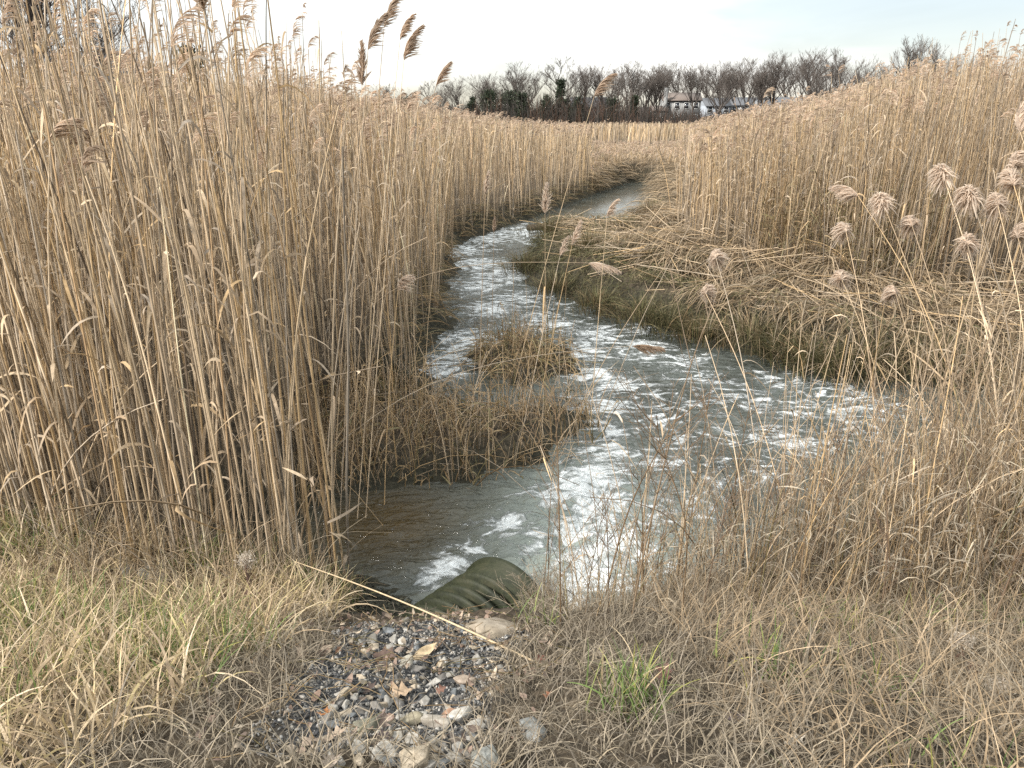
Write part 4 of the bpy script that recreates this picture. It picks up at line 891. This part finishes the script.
def stone(label, px, py, size, col, group=None, flat=1.0, name='stone', mat=None, sub=False, z=None):
    A = at(px, py, 0.8)
    for _ in range(6): A = at(px, py, float(gz(A[0], A[1])) + size * 0.35)
    V, T = random.choice(HULLS); R = np.array(Matrix.Rotation(random.uniform(0, 6.28), 3, 'Z'))
    V = (V * np.array([1, 1, flat])) @ R.T * size
    # chamfer: one smoothing pass in bmesh keeps the angular look but takes off the razor edges
    me = MB().add(V, None, T, col).mesh(name, mat or M_STONE); bm = bmesh.new(); bm.from_mesh(me)
    bmesh.ops.dissolve_limit(bm, angle_limit=0.15, verts=bm.verts[:], edges=bm.edges[:])
    bmesh.ops.bevel(bm, geom=bm.edges[:], offset=size * 0.045, segments=2, affect='EDGES', profile=0.6); bm.to_mesh(me); bm.free()
    cl_ = me.color_attributes.get('Col') or me.color_attributes.new('Col', 'FLOAT_COLOR', 'POINT')
    cl_.data.foreach_set('color', np.tile(np.array([*col, 1.0], np.float32), len(cl_.data)))
    o = bpy.data.objects.new(name, me); C.objects.link(o); o.location = (A[0], A[1], A[2]); o.rotation_euler = (random.uniform(-.25, .25), random.uniform(-.25, .25), 0)
    return tag(o, label, 'stone', group)
LG, TANS, BL = (0.44, 0.425, 0.40), (0.48, 0.41, 0.32), (0.17, 0.185, 0.2)
STN = [(417, 758, .030, TANS, 'pale tan block of stone at the bottom of the gravel'), (387, 752, .022, LG, 'small pale grey stone left of the tan block'), (373, 757, .017, LG, 'smallest pale stone at the bottom of the gravel'),
       (418, 741, .024, LG, 'grey stone just above the tan block'), (436, 722, .026, (0.38, 0.35, 0.31), 'pale upright stone in the middle of the gravel'), (459, 716, .024, LG, 'wedge shaped pale stone right of the upright one'),
       (450, 712, .014, (0.36, 0.22, 0.15), 'reddish stone wedged between two pale ones'), (400, 735, .018, (0.44, 0.41, 0.36), 'flat white stone above the bottom stones'), (365, 726, .026, (0.20, 0.20, 0.16), 'dull greenish flat stone left in the gravel'),
       (412, 718, .024, (0.30, 0.27, 0.2), 'brownish flat stone under dry grass in the gravel'), (405, 663, .020, (0.38, 0.36, 0.31), 'pale squarish stone under the bent stalk'), (388, 630, .019, BL, 'blue grey stone at the top of the gravel'),
       (372, 640, .022, (0.2, 0.19, 0.17), 'dark flat slab at the upper left of the gravel'), (402, 641, .014, LG, 'round grey pebble near the blue grey stone'), (400, 650, .012, (0.34, 0.27, 0.23), 'rosy round pebble near the top of the gravel'),
       (434, 683, .020, LG, 'light grey stone in the upper middle gravel'), (465, 681, .022, (0.33, 0.27, 0.22), 'pinkish tan stone at the right of the gravel'), (533, 730, .028, (0.24, 0.25, 0.25), 'blue grey slab in the grass right of the gravel'),
       (482, 760, .030, (0.26, 0.27, 0.26), 'grey green rock at the bottom right of the gravel'), (475, 727, .018, LG, 'grey stone at the right rim of the gravel'), (445, 660, .012, LG, 'light chip beside the stalk'),
       (424, 640, .012, (0.33, 0.31, 0.29), 'pale chip in the upper right gravel'), (355, 690, .012, LG, 'pale chip at the left rim of the gravel'), (358, 748, .016, (0.3, 0.29, 0.27), 'grey stone low on the left of the gravel'),
       (335, 752, .016, (0.28, 0.27, 0.25), 'grey stone at the lower left corner of the gravel'), (318, 745, .013, (0.2, 0.2, 0.19), 'dark grey stone at the far left of the gravel'), (345, 738, .013, (0.33, 0.3, 0.27), 'light stone by the orange leaf'),
       (130, 572, .035, (0.14, 0.14, 0.14), 'dark stone at the foot of the left reeds, left one'), (148, 575, .042, (0.17, 0.17, 0.165), 'larger dark stone at the foot of the left reeds'), (166, 577, .03, (0.12, 0.12, 0.125), 'dark stone at the foot of the left reeds, right one')]
for px, py, sz, c, lab in STN: stone(lab, px, py, sz * 2.1, c, 'stones at the outfall', 0.85)
for k in range(230):
    px, py = random.uniform(320, 500), random.uniform(615, 768)
    A = at(px, py, 0.8)
    if not bool(ingravel(np.array([A[0]]), np.array([A[1]]), 0.0)[0]): continue
    stone('small grey chip of stone scattered in the gravel', px, py, random.uniform(.010, .033), tuple(np.array(random.choice((LG, TANS, BL, (0.2, 0.19, 0.18)))) * random.uniform(0.7, 1.05)), 'stone chips in the gravel', 0.9)
bm = bmesh.new(); bmesh.ops.create_icosphere(bm, subdivisions=4, radius=1)
for v in bm.verts:
    c = v.co.copy(); k = 1 + 0.28 * float(fbm(c.x * 1.1 + 4, c.y * 1.1 + c.z * 1.7, 91, 4)) ; v.co = Vector((c.x * .15, c.y * .11, c.z * .10)) * k
    for nrm, dd in ((Vector((.3, -.8, .5)), .095), (Vector((-.7, -.2, .6)), .105), (Vector((.2, .3, .9)), .085)):
        q = v.co.dot(nrm.normalized()) - dd
        if q > 0: v.co -= nrm.normalized() * q * 0.85
me = bpy.data.meshes.new('boulder'); bm.to_mesh(me); bm.free(); me.materials.append(M_BOULDER)
cl_ = me.color_attributes.new('Col', 'FLOAT_COLOR', 'POINT'); cl_.data.foreach_set('color', np.tile(np.array([.36, .31, .25, 1], np.float32), len(me.vertices)))
me.polygons.foreach_set('use_smooth', np.ones(len(me.polygons), bool))
bo = bpy.data.objects.new('boulder', me); C.objects.link(bo); A = at(490, 640, 0.5); A = at(490, 644, float(gz(A[0], A[1])) + .05); bo.location = A; bo.rotation_euler = (0, 0.1, 0.3)
tag(bo, 'buff boulder half buried beside the corrugated pipe', 'stone')

def dead_leaf(label, px, py, size, col, lobed=True, tilt=0.4, group=None, rz=None):
    A = at(px, py, 0.8)
    for _ in range(6): A = at(px, py, float(gz(A[0], A[1])) + 0.02)
    n = 13; u = np.linspace(0, 1, n); wv = np.sin(u ** 0.8 * math.pi) * 0.36 + 0.02
    if not lobed: wv = wv * 0.45
    if lobed: wv = wv * (0.72 + 0.4 * np.cos(u * 6 * math.pi))
    wv[-1] = 0.01; wv[0] = 0.015; cu = random.uniform(-0.7, 0.7); cs = random.uniform(0.2, 0.9)
    v = []
    for k in (-1, -0.5, 0, 0.5, 1): v.append(np.stack([u - 0.5, k * wv, cs * (k * wv) ** 2 * 2.0 + cu * (u - 0.5) ** 2 + 0.03 * np.sin(9 * u + 3 * k)], 1))
    size = size * 1.3; V = np.stack(v, 1).reshape(-1, 3) * size; i = np.arange(n - 1)[:, None] * 5 + np.arange(4)[None]
    mb = MB().add(V, np.stack([i, i + 1, i + 6, i + 5], -1).reshape(-1, 4), None, np.array(col))
    V = None; o = mb.build('fallen_leaf', M_FALLEN, None, True); o.location = A
    o.rotation_euler = (random.gauss(0, tilt), random.gauss(0, tilt), random.uniform(0, 6.28) if rz is None else rz)
    sb = MB(); sp2 = np.array([[(-0.5, 0, cu * .25), (-0.62, 0.01, cu * .3 + .02), (-0.72, 0.04, cu * .3 + .03)]]) * size; tubes(sb, sp2, 0.0008, np.array(col) * 0.6, 3); sb.build('leaf_stalk', M_FALLEN, o)
    return tag(o, label, 'leaf', group)
LV = [(325, 712, .042, (0.45, 0.20, 0.08), 'bright orange leaf standing at the left rim of the gravel', 1.57), (338, 650, .022, (0.34, 0.18, 0.11), 'small orange leaf in the grey grass above the gravel', None), (382, 722, .06, (0.40, 0.31, 0.26), 'three lobed pale pink leaf in the gravel', 1.4),
      (384, 737, .04, (0.10, 0.075, 0.075), 'dark leaf under the pale pink leaf', None), (400, 692, .06, (0.42, 0.31, 0.21), 'tan curled leaf in the middle of the gravel', .3), (425, 652, .085, (0.42, 0.33, 0.21), 'long tan leaf under the bent stalk', .4),
      (385, 655, .08, (0.11, 0.075, 0.06), 'large dark brown leaf in the upper gravel', -.4), (440, 645, .05, (0.45, 0.32, 0.23), 'pale leaf lying by the boulder', None), (405, 682, .05, (0.38, 0.33, 0.28), 'greyish leaf above the tan curled leaf', .2),
      (548, 696, .03, (0.25, 0.11, 0.06), 'rust brown leaf at the end of the bent stalk', None), (540, 658, .045, (0.16, 0.07, 0.05), 'dark red leaf in the grass right of the boulder', None), (665, 675, .06, (0.17, 0.085, 0.07), 'dark brown leaf right of the large tuft', None),
      (180, 622, .045, (0.44, 0.37, 0.28), 'pale leaf hanging in the yellow grass', 1.5), (125, 682, .05, (0.46, 0.38, 0.27), 'tan blade leaf in the middle of the yellow grass', -1), (258, 612, .05, (0.40, 0.31, 0.22), 'tan leaf on the grey grass under the seed head', -.5),
      (335, 735, .05, (0.36, 0.28, 0.21), 'beige leaf at the left rim below the orange leaf', None), (310, 740, .045, (0.33, 0.26, 0.2), 'beige leaf in the grass left of the gravel', None), (330, 762, .05, (0.38, 0.31, 0.25), 'pale leaf at the bottom left of the gravel', None),
      (733, 715, .06, (0.15, 0.11, 0.12), 'purplish dark leaf in the lower right grass', 1.5), (795, 740, .045, (0.45, 0.40, 0.33), 'pale oval leaf in the lower right grass', .3), (950, 630, .08, (0.46, 0.38, 0.25), 'long pale leaf twisted upright among the right weeds', 1.3),
      (480, 668, .045, (0.4, 0.28, 0.2), 'tan leaf right of the long tan leaf', None), (457, 740, .05, (0.36, 0.29, 0.23), 'beige leaf low on the right of the gravel', None), (370, 688, .04, (0.09, 0.065, 0.055), 'blackish leaf at the left of the gravel', None),
      (440, 690, .03, (0.20, 0.11, 0.08), 'reddish leaf scrap in the middle of the gravel', None), (500, 690, .04, (0.35, 0.25, 0.17), 'tan leaf in the grass below the boulder', None), (600, 655, .045, (0.40, 0.32, 0.23), 'tan leaf in the grass right of the dark red leaf', None)]
for px, py, sz, c, lab, rz in LV: dead_leaf(lab, px, py, sz, c, 'blade' not in lab and 'long' not in lab, 0.4, 'fallen leaves', rz)

P = scatter(-1.6, 0.9, 1.0, 3.4, 420, lambda x, y: ingravel(x, y, -0.18) & (shore(x, y) > 0.1)); P = P[:len(P) * 6 // 10]; n = len(P)
az = RNG.uniform(0, 6.28, n); ln = RNG.uniform(0.012, 0.04, n); d2 = np.stack([np.cos(az), np.sin(az), RNG.normal(0, 0.25, n)], 1); t_ = np.linspace(-0.5, 0.5, 4)
pts = P[:, None] + np.array([0, 0, .02]) + d2[:, None] * (ln[:, None] * t_)[..., None] + np.array([0, 0, 1]) * (RNG.normal(0, 1.5, n)[:, None] * ln[:, None] * t_ ** 2)[..., None]
mb = MB(); ribbons(mb, pts, ln[:, None] * RNG.uniform(0.12, 0.4, (n, 1)) * np.array([0.4, 1, 0.8, 0.15])[None], norm(np.stack([-np.sin(az), np.cos(az), RNG.normal(0, 0.3, n)], 1)), pick(np.array([(0.36, 0.28, 0.21), (0.20, 0.135, 0.10), (0.10, 0.075, 0.06), (0.42, 0.345, 0.26), (0.28, 0.20, 0.155)]), n, 0.2))
m = 260; P = P[RNG.integers(0, n, m)]; az = RNG.uniform(0, 6.28, m); ln = RNG.uniform(0.05, 0.22, m); d2 = np.stack([np.cos(az), np.sin(az), -0.2 * np.sin(az) + RNG.normal(0, 0.1, m)], 1)
tubes(mb, P[:, None] + np.array([0, 0, .025]) + d2[:, None] * (ln[:, None] * np.linspace(-.5, .5, 4))[..., None] + RNG.normal(0, 0.006, (m, 4, 3)), 0.0016, pick(np.vstack([GREY, BROWN]), m), 3)
tag(mb.build('leaf_litter', M_FALLEN), 'scraps of brown leaves and twigs strewn over the gravel', 'litter', None, 'stuff')

# old log across the far creek
lg = MB(); a_, b_ = at(528, 228, 0.12), at(612, 233, 0.22); t_ = np.linspace(0, 1, 14)[:, None]
lp = a_ + (b_ - a_) * t_ + np.array([0, 0, 1.0]) * 0.05 * np.sin(t_ * 7); tubes(lg, lp[None], (0.07 + 0.015 * np.sin(np.linspace(0, 9, 14)))[None], np.array([(0.06, 0.048, 0.035)]), 9)
o = empty('log', a_); bo = lg.build('log_trunk', M_BARK, o, True); bo.location = -Vector(a_)
lb = MB(); p = lp[8]; tubes(lb, np.array([[p, p + [0.1, -0.1, 0.18], p + [0.25, -0.1, 0.33]]]), np.array([[0.03, 0.02, 0.01]]), np.array([(0.06, 0.048, 0.035)]), 5); q = lb.build('branch_stub', M_BARK, o); q.location = -Vector(a_)
tag(o, 'dark wet log lying across the creek behind the hummock', 'log')
# ------------------------------------------------------------------ far trees, evergreens, houses
def branch_tree(h, spread, trunk_r, seed, levels=4, fork=0.3, col=(0.105, 0.09, 0.08)):
    rd = random.Random(seed); segs = {0: [], 1: [], 2: [], 3: [], 4: []}
    def grow(p, d, ln, r, lv):
        n = 5; pts = [p.copy()]; rr = [r]; q = p.copy(); dd = d.copy()
        for k in range(n - 1):
            dd = (dd + Vector((rd.gauss(0, 0.13), rd.gauss(0, 0.13), rd.gauss(0, 0.06) + (0.07 if lv else 0)))).normalized(); q = q + dd * ln / (n - 1); pts.append(q.copy()); rr.append(r * (1 - 0.62 * (k + 1) / (n - 1)))
        segs[lv].append((pts, rr))
        if lv >= levels: return
        nb = [rd.randint(11, 14), rd.randint(6, 8), rd.randint(4, 6), rd.randint(3, 4)][lv]
        for j in range(nb):
            f = (fork + (1 - fork) * (j + rd.random() * 0.8) / nb) if lv == 0 else rd.uniform(0.25, 1)
            f = min(f, 0.999); k = int(f * (n - 1)); a2 = f * (n - 1) - k; bp = pts[k].lerp(pts[k + 1], a2); bd = (pts[k + 1] - pts[k]).normalized()
            az = rd.uniform(0, 6.28) + j * 2.4; perp = Vector((math.cos(az), math.sin(az), 0.1)); an = (rd.uniform(0.5, 0.95) * spread * (1.15 - 0.5 * f)) if lv == 0 else rd.uniform(0.35, 0.85)
            nd = (bd * math.cos(an) + perp * math.sin(an)).normalized(); nl = ln * (rd.uniform(0.5, 0.75) if lv == 0 else rd.uniform(0.38, 0.6)) * (1.25 - 0.8 * f if lv == 0 else 1)
            grow(bp, nd, nl, max(rr[k] * rd.uniform(0.4, 0.62), 0.008), lv + 1)
    grow(Vector((0, 0, -0.3)), Vector((rd.gauss(0, 0.04), rd.gauss(0, 0.04), 1)).normalized(), h * 0.78, trunk_r, 0)
    top = max(p.z for lv in segs.values() for pts, _ in lv for p in pts); f = h / top
    tr, cr = MB(), MB()
    for lv, lst in segs.items():
        if not lst: continue
        P_ = np.array([[v[:] for v in pts] for pts, _ in lst]) * f; R2 = np.array([r for _, r in lst]) * (1 if lv < 2 else 1.0)
        c = np.array(col) * (1 + 0.10 * lv); tubes(tr if lv < 2 else cr, P_, np.maximum(R2, (0.06, 0.035, 0.02, 0.014, 0.013)[lv]), np.broadcast_to(c, (len(lst), 3)) * RNG.uniform(0.8, 1.2, (len(lst), 1)), 6 if lv == 0 else (4 if lv == 1 else 3))
    return tr.mesh('trunk', M_BARK, True), cr.mesh('crown', M_BARK)
TREES = [branch_tree(15, s, 0.30, sd, 4, fk) for s, sd, fk in ((1.0, 3, .3), (1.2, 8, .25), (0.75, 15, .35), (1.05, 23, .3), (0.6, 31, .4))]
def put_tree(px, top_y, d, kind, label, widen=1.0, rz=None):
    trm, crm = TREES[kind]; A = atd(px, 115, d); z0 = float(gz(A[0], A[1])) ; topz = float(atd(px, top_y - 11, d)[2]); s = (topz - z0) / 15.0
    o = empty('bare_tree', (A[0], A[1], z0), random.uniform(0, 6.28) if rz is None else rz); o.scale = (s * widen, s * widen, s)
    for nm, me in (('trunk', trm), ('crown', crm)):
        c = bpy.data.objects.new(nm, me); C.objects.link(c); c.parent = o
    return tag(o, label, 'tree', 'bare trees along the far edge of the marsh')
G_ = 'bare grey tree in the far row, '
for a in [(400, 92, 175, 0, 'short bare tree at the left end of the far row, behind reed heads'), (440, 90, 178, 1, 'low bushy bare tree left of the dark evergreens in the far row'), (462, 88, 185, 3, 'thin bare tree just left of the dark wood in the far row'),
          (482, 84, 182, 2, 'bare tree rising from the left part of the dark wood'), (500, 82, 188, 0, 'bare tree in the middle of the dark wood'), (516, 80, 186, 3, 'bare tree left of the tall round crowned one'),
          (531, 70, 180, 1, 'tall round crowned bare tree over the dark wood', 1.0), (572, 66, 178, 1, 'broad bare tree right beside the dark pointed evergreen', 1.05), (586, 74, 186, 3, 'bare tree behind the brown plume against the sky'), (612, 74, 188, 0, 'bare tree just right of the brown plume'),
          (626, 70, 180, 3, 'bare tree before the narrow dark evergreen'), (644, 73, 184, 2, 'slim bare tree left of the white house chimney'), (657, 76, 190, 0, 'bare tree beside the white house chimney'), (692, 72, 182, 4, 'narrow bare tree at the right corner of the white house'),
          (712, 76, 178, 0, 'dense dark bare tree right of the white house'), (722, 70, 185, 3, 'bare tree behind the dense dark one'), (738, 65, 176, 1, 'large spreading bare tree between the white house and the grey row'), (756, 76, 186, 2, 'small bare tree before the grey row houses'),
          (776, 60, 178, 3, 'big bare tree with ivy dark trunk before the long grey roof'), (795, 58, 172, 1, 'wide forked bare tree before the long grey roof'), (812, 57, 180, 4, 'slender leaning bare tree over the long grey roof'), (836, 55, 170, 1, 'single spreading bare tree left of the right reed tops'),
          (822, 84, 185, 2, 'small bare tree low between the two spreading ones'), (766, 72, 174, 4, 'narrow bare tree left of the ivy dark one'), (868, 74, 180, 0, 'bare tree behind the first right reed plumes'), (904, 45, 150, 3, 'tall bare tree rising behind the right reed tops'), (938, 50, 155, 1, 'bare tree behind the reed tops near the blue sky'), (985, 62, 165, 0, 'bare tree nearly hidden behind the rightmost reeds')]:
    put_tree(*a[:5], 1.15 if a[0] < 640 else 0.98)
for k, (px, ty, d) in enumerate([(606, 78, 224), (632, 74, 228), (652, 72, 222), (670, 70, 230), (690, 72, 226), (706, 74, 232), (726, 70, 225), (746, 68, 230), (786, 66, 224), (824, 66, 228), (852, 66, 222)]):
    put_tree(px, ty, d, k % 4, 'pale distant bare tree in the hazy row standing behind the houses', 1.1)
put_tree(18, -25, 62, 3, 'bare tree at the far left picture edge behind the reeds')
put_tree(72, -12, 66, 0, 'fine branched bare tree behind the dark roof at the left')
# nearer dark tree with forked trunk at the left
tm_, cm_ = branch_tree(13, 0.55, 0.30, 77, 3, 0.36, (0.05, 0.042, 0.038))
A = atd(43, 115, 48); o = empty('bare_tree', (A[0], A[1], float(gz(A[0], A[1]))), 1.0)
for nm, me in (('trunk', tm_), ('crown', cm_)):
    c = bpy.data.objects.new(nm, me); C.objects.link(c); c.parent = o
tag(o, 'nearer dark tree with forked trunk seen through the left reeds', 'tree')

def evergreen(px, top_y, d, wpx, label, conic=1.0, col=((0.035, 0.048, 0.026), (0.05, 0.062, 0.035), (0.028, 0.036, 0.024))):
    A = atd(px, 115, d); z0 = float(gz(A[0], A[1])); h = float(atd(px, top_y, d)[2]) - z0; r = wpx / FPX * d / 2
    o = empty('evergreen_tree', (A[0], A[1], z0)); mb = MB(); tubes(mb, np.array([[(0, 0, -0.2), (0.02 * h, 0, h * 0.5), (0, 0.01 * h, h * 0.96)]]), np.array([[h * 0.022, h * 0.014, 0.02]]), np.array([(0.06, 0.045, 0.035)]), 6)
    # limbs
    nl = 40; tz = np.sort(RNG.uniform(0.08, 0.95, nl)); az = RNG.uniform(0, 6.28, nl); rl = r * ((1 - tz) ** (0.8 * conic) * 0.95 + 0.1) * RNG.uniform(0.6, 1.15, nl)
    st = np.stack([0 * az, 0 * az, tz * h], 1); en = st + np.stack([np.cos(az) * rl, np.sin(az) * rl, rl * RNG.uniform(-0.1, 0.7, nl)], 1)
    tubes(mb, np.stack([st, (st + en) / 2, en], 1), np.array([[0.05, 0.035, 0.012]]), np.array([(0.06, 0.045, 0.035)]), 4); mb.build('trunk', M_BARK, o)
    n = 3200; k = RNG.integers(0, nl, n); f = RNG.beta(2.2, 1.1, n)[:, None]; c = st[k] * (1 - f) + en[k] * f + RNG.normal(0, 1, (n, 3)) * (0.10 * r + 0.08)
    dv = norm(RNG.normal(0, 1, (n, 3)) + np.array([0, 0, 0.4])); fb = MB()
    ribbons(fb, c[:, None] + dv[:, None] * np.array([0, 0.18, 0.36])[None, :, None] * (h / 9), np.array([[0.05, 0.07, 0.02]]) * (h / 9) * 1.3, norm(np.cross(dv, RNG.normal(0, 1, (n, 3)))), pick(np.array(col), n, 0.25)); fb.build('crown', M_NEEDLE, o)
    return tag(o, label, 'evergreen', 'evergreens in the far row')
for a in [(490, 92, 170, 26, 'rounded dark evergreen at the left end of the dark wood', .5), (508, 90, 172, 26, 'rounded dark evergreen in the middle of the dark wood', .5), (522, 94, 168, 18, 'low dark evergreen under the round crowned tree', .6), (546, 96, 168, 20, 'low dark evergreen right of the round crowned tree', .7),
          (561, 80, 170, 20, 'dark pointed evergreen left of the broad bare tree', 1.0), (577, 97, 168, 18, 'low evergreen below the broad bare tree', .7), (634, 94, 172, 12, 'narrow dark evergreen left of the white house', .8), (612, 98, 172, 20, 'low dark bush tree beside the brown plume', .5), (405, 98, 165, 24, 'dark bush tree behind the left reed heads', .5), (472, 97, 172, 16, 'small dark evergreen left of the dark wood', .6)]:
    evergreen(*a)
evergreen(197, 50, 40, 36, 'dark evergreen bush seen through the left reeds', .45)

# undergrowth of the far wood
n = 9000; px = RNG.uniform(380, 870, n); d = RNG.uniform(160, 192, n); A = atd(px, np.full(n, 115.0), d); P = np.stack([A[:, 0], A[:, 1], gz(A[:, 0], A[:, 1])], 1)
hm = np.interp(px, [380, 470, 490, 620, 660, 700, 760, 870], [5.5, 6, 7.5, 7.5, 5, 4.2, 4.2, 4.0]) * RNG.uniform(0.35, 1.15, n)
mb = MB(); path = reed_paths(P, hm, np.abs(RNG.normal(0, 0.3, n)), RNG.uniform(0, 6.28, n), 3); tubes(mb, path, np.array([[0.05, 0.045, 0.035, 0.015]]), pick(np.array([(0.075, 0.065, 0.058), (0.095, 0.08, 0.07), (0.055, 0.052, 0.045), (0.14, 0.085, 0.06)]), n), 3)
tag(mb.build('woodland_thicket', M_BARK), 'dark brown thicket under the far row of trees', 'thicket', None, 'stuff')

def wall_mat(name, col, rough=0.8):
    m, t, b = new_mat(name); v = objco(t, (0.3, 0.3, 6)); k = ramp_node(t, noise_node(t, 1.5, 3, 0, v), [(0.3, tuple(c * 0.85 for c in col)), (0.7, col)]); t.links.new(k, b.inputs['Base Color']); b.inputs['Roughness'].default_value = rough; return m
M_WHITE = wall_mat('white_siding', (0.30, 0.30, 0.295)); M_GREYW = wall_mat('grey_siding', (0.34, 0.36, 0.38)); M_BLUEW = wall_mat('pale_blue_siding', (0.34, 0.37, 0.41))
M_RB = wall_mat('brown_shingle', (0.17, 0.135, 0.115)); M_RG = wall_mat('grey_shingle', (0.11, 0.115, 0.125)); M_BRICK = wall_mat('red_brick', (0.22, 0.10, 0.07))
m, t, b = new_mat('window_glass'); b.inputs['Base Color'].default_value = (0.03, 0.035, 0.045, 1); b.inputs['Roughness'].default_value = 0.12; M_GLASS = m
m, t, b = new_mat('white_trim'); b.inputs['Base Color'].default_value = (0.75, 0.75, 0.73, 1); M_TRIM = m
def house(px, d, w, dep, hw, hr, wallm, roofm, label, rz=0.0, rows=2, cols=4, chimney=None, base=0.0, gable=False, group='houses behind the far trees'):
    A = atd(px, 115, d); z0 = float(gz(A[0], A[1])) + base + (1.0 if d > 100 else 0.0); o = empty('house', (A[0], A[1], z0), rz)
    mb = MB(); box(mb, (0, 0, hw / 2 - 0.3), (w, dep, hw + 0.6), (0, 0, 0)); 
    for s in (-1, 1):   # gable ends, set 3 mm proud of the wall box's side
        x = s * (w / 2 - 0.003); mb.add([(x, -dep / 2, hw), (x, dep / 2, hw), (x, 0, hw + hr * 0.97)], None, [(0, 1, 2)], (0, 0, 0))
    mb.build('wall', wallm, o)
    r = MB(); e_ = 0.35; y0 = dep / 2 + e_; zl = hw - e_ * hr / (dep / 2); th = 0.18
    for s in (-1, 1):
        v = [(-w / 2 - e_, s * y0, zl), (w / 2 + e_, s * y0, zl), (w / 2 + e_, s * 0.002, hw + hr), (-w / 2 - e_, s * 0.002, hw + hr)]
        v = v + [(a_, b_, c_ + th) for a_, b_, c_ in v]
        r.add(v, [(0, 1, 2, 3), (7, 6, 5, 4), (0, 4, 5, 1), (1, 5, 6, 2), (2, 6, 7, 3), (3, 7, 4, 0)], None, (0, 0, 0))
    ro = r.build('roof', roofm, o)
    if chimney is not None:
        c = MB(); box(c, (chimney[0], chimney[1], (hw + hr) * 0.5 + 0.6), (0.9, 0.7, hw + hr + 1.2 if chimney[1] < -dep / 2 else 3.2 + hr), (0, 0, 0)); c.build('chimney', chimney[2], ro)
    fy = -dep / 2
    for i_ in range(rows):
        for j_ in range(cols):
            cx_ = (j_ + 0.5) / cols * w - w / 2; cz_ = hw * (i_ + 0.55) / rows
            if i_ == 0 and j_ == cols // 2:
                f = MB(); box(f, (cx_, fy - 0.02, 1.05), (1.0, 0.1, 2.1), (0, 0, 0)); f.build('door', M_RB, o); continue
            f = MB()
            for (ox, oz, sx_, sz_) in ((-0.6, 0, 0.1, 1.5), (0.6, 0, 0.1, 1.5), (0, 0.7, 1.1, 0.1), (0, -0.7, 1.1, 0.1), (0, 0, 1.1, 0.06)): box(f, (cx_ + ox, fy - 0.03, cz_ + oz), (sx_, 0.12, sz_), (0, 0, 0))
            fr = f.build('window', M_TRIM, o); g = MB(); box(g, (cx_, fy - 0.005, cz_), (1.12, 0.04, 1.32), (0, 0, 0)); g.build('pane', M_GLASS, fr)
    return tag(o, label, 'house', group)
house(679, 200, 9.2, 8, 5.6, 1.7, M_WHITE, M_RB, 'white two storey house with brown roof and white chimney behind the far trees', -0.08, 2, 4, (-4.1, -4.5, M_WHITE))
house(658, 197, 3.6, 6, 3.2, 1.0, M_WHITE, M_RB, 'low white annex at the left side of the white house', -0.08, 1, 2)
house(713, 212, 6.5, 7, 4.4, 1.8, M_BLUEW, M_RG, 'pale blue house next right of the white house', 0.1, 2, 3)
house(742, 214, 8.5, 7, 4.6, 1.8, M_WHITE, M_RG, 'whitish house with grey roof in the middle of the far row', 0.0, 2, 4)
house(764, 210, 5.0, 7, 4.6, 1.6, M_GREYW, M_RG, 'small grey house at the left end of the long dark roof', 0.05, 2, 2)
house(805, 206, 17, 9, 5.0, 1.3, M_GREYW, M_RG, 'long grey house with dark roof behind the forked trees', 0.03, 2, 7)
house(890, 180, 4.6, 6, 6.2, 1.4, M_GREYW, M_TRIM, 'house with pale roof showing behind the right reeds', 0.1, 2, 2)
house(588, 200, 8.5, 7, 4.2, 2.0, M_BRICK, M_RG, 'brick house with dark roof behind the brown plume', 0.0, 1, 4)
house(640, 192, 4.2, 5, 2.6, 1.3, M_BRICK, M_RB, 'small red brown shed left of the white house', 0.15, 1, 2)
house(98, 75, 8.0, 7, 4.2, 2.2, M_GREYW, M_RG, 'dark roofed house seen through the left reeds', 0.45, 1, 3, None, 1.3, group=None)
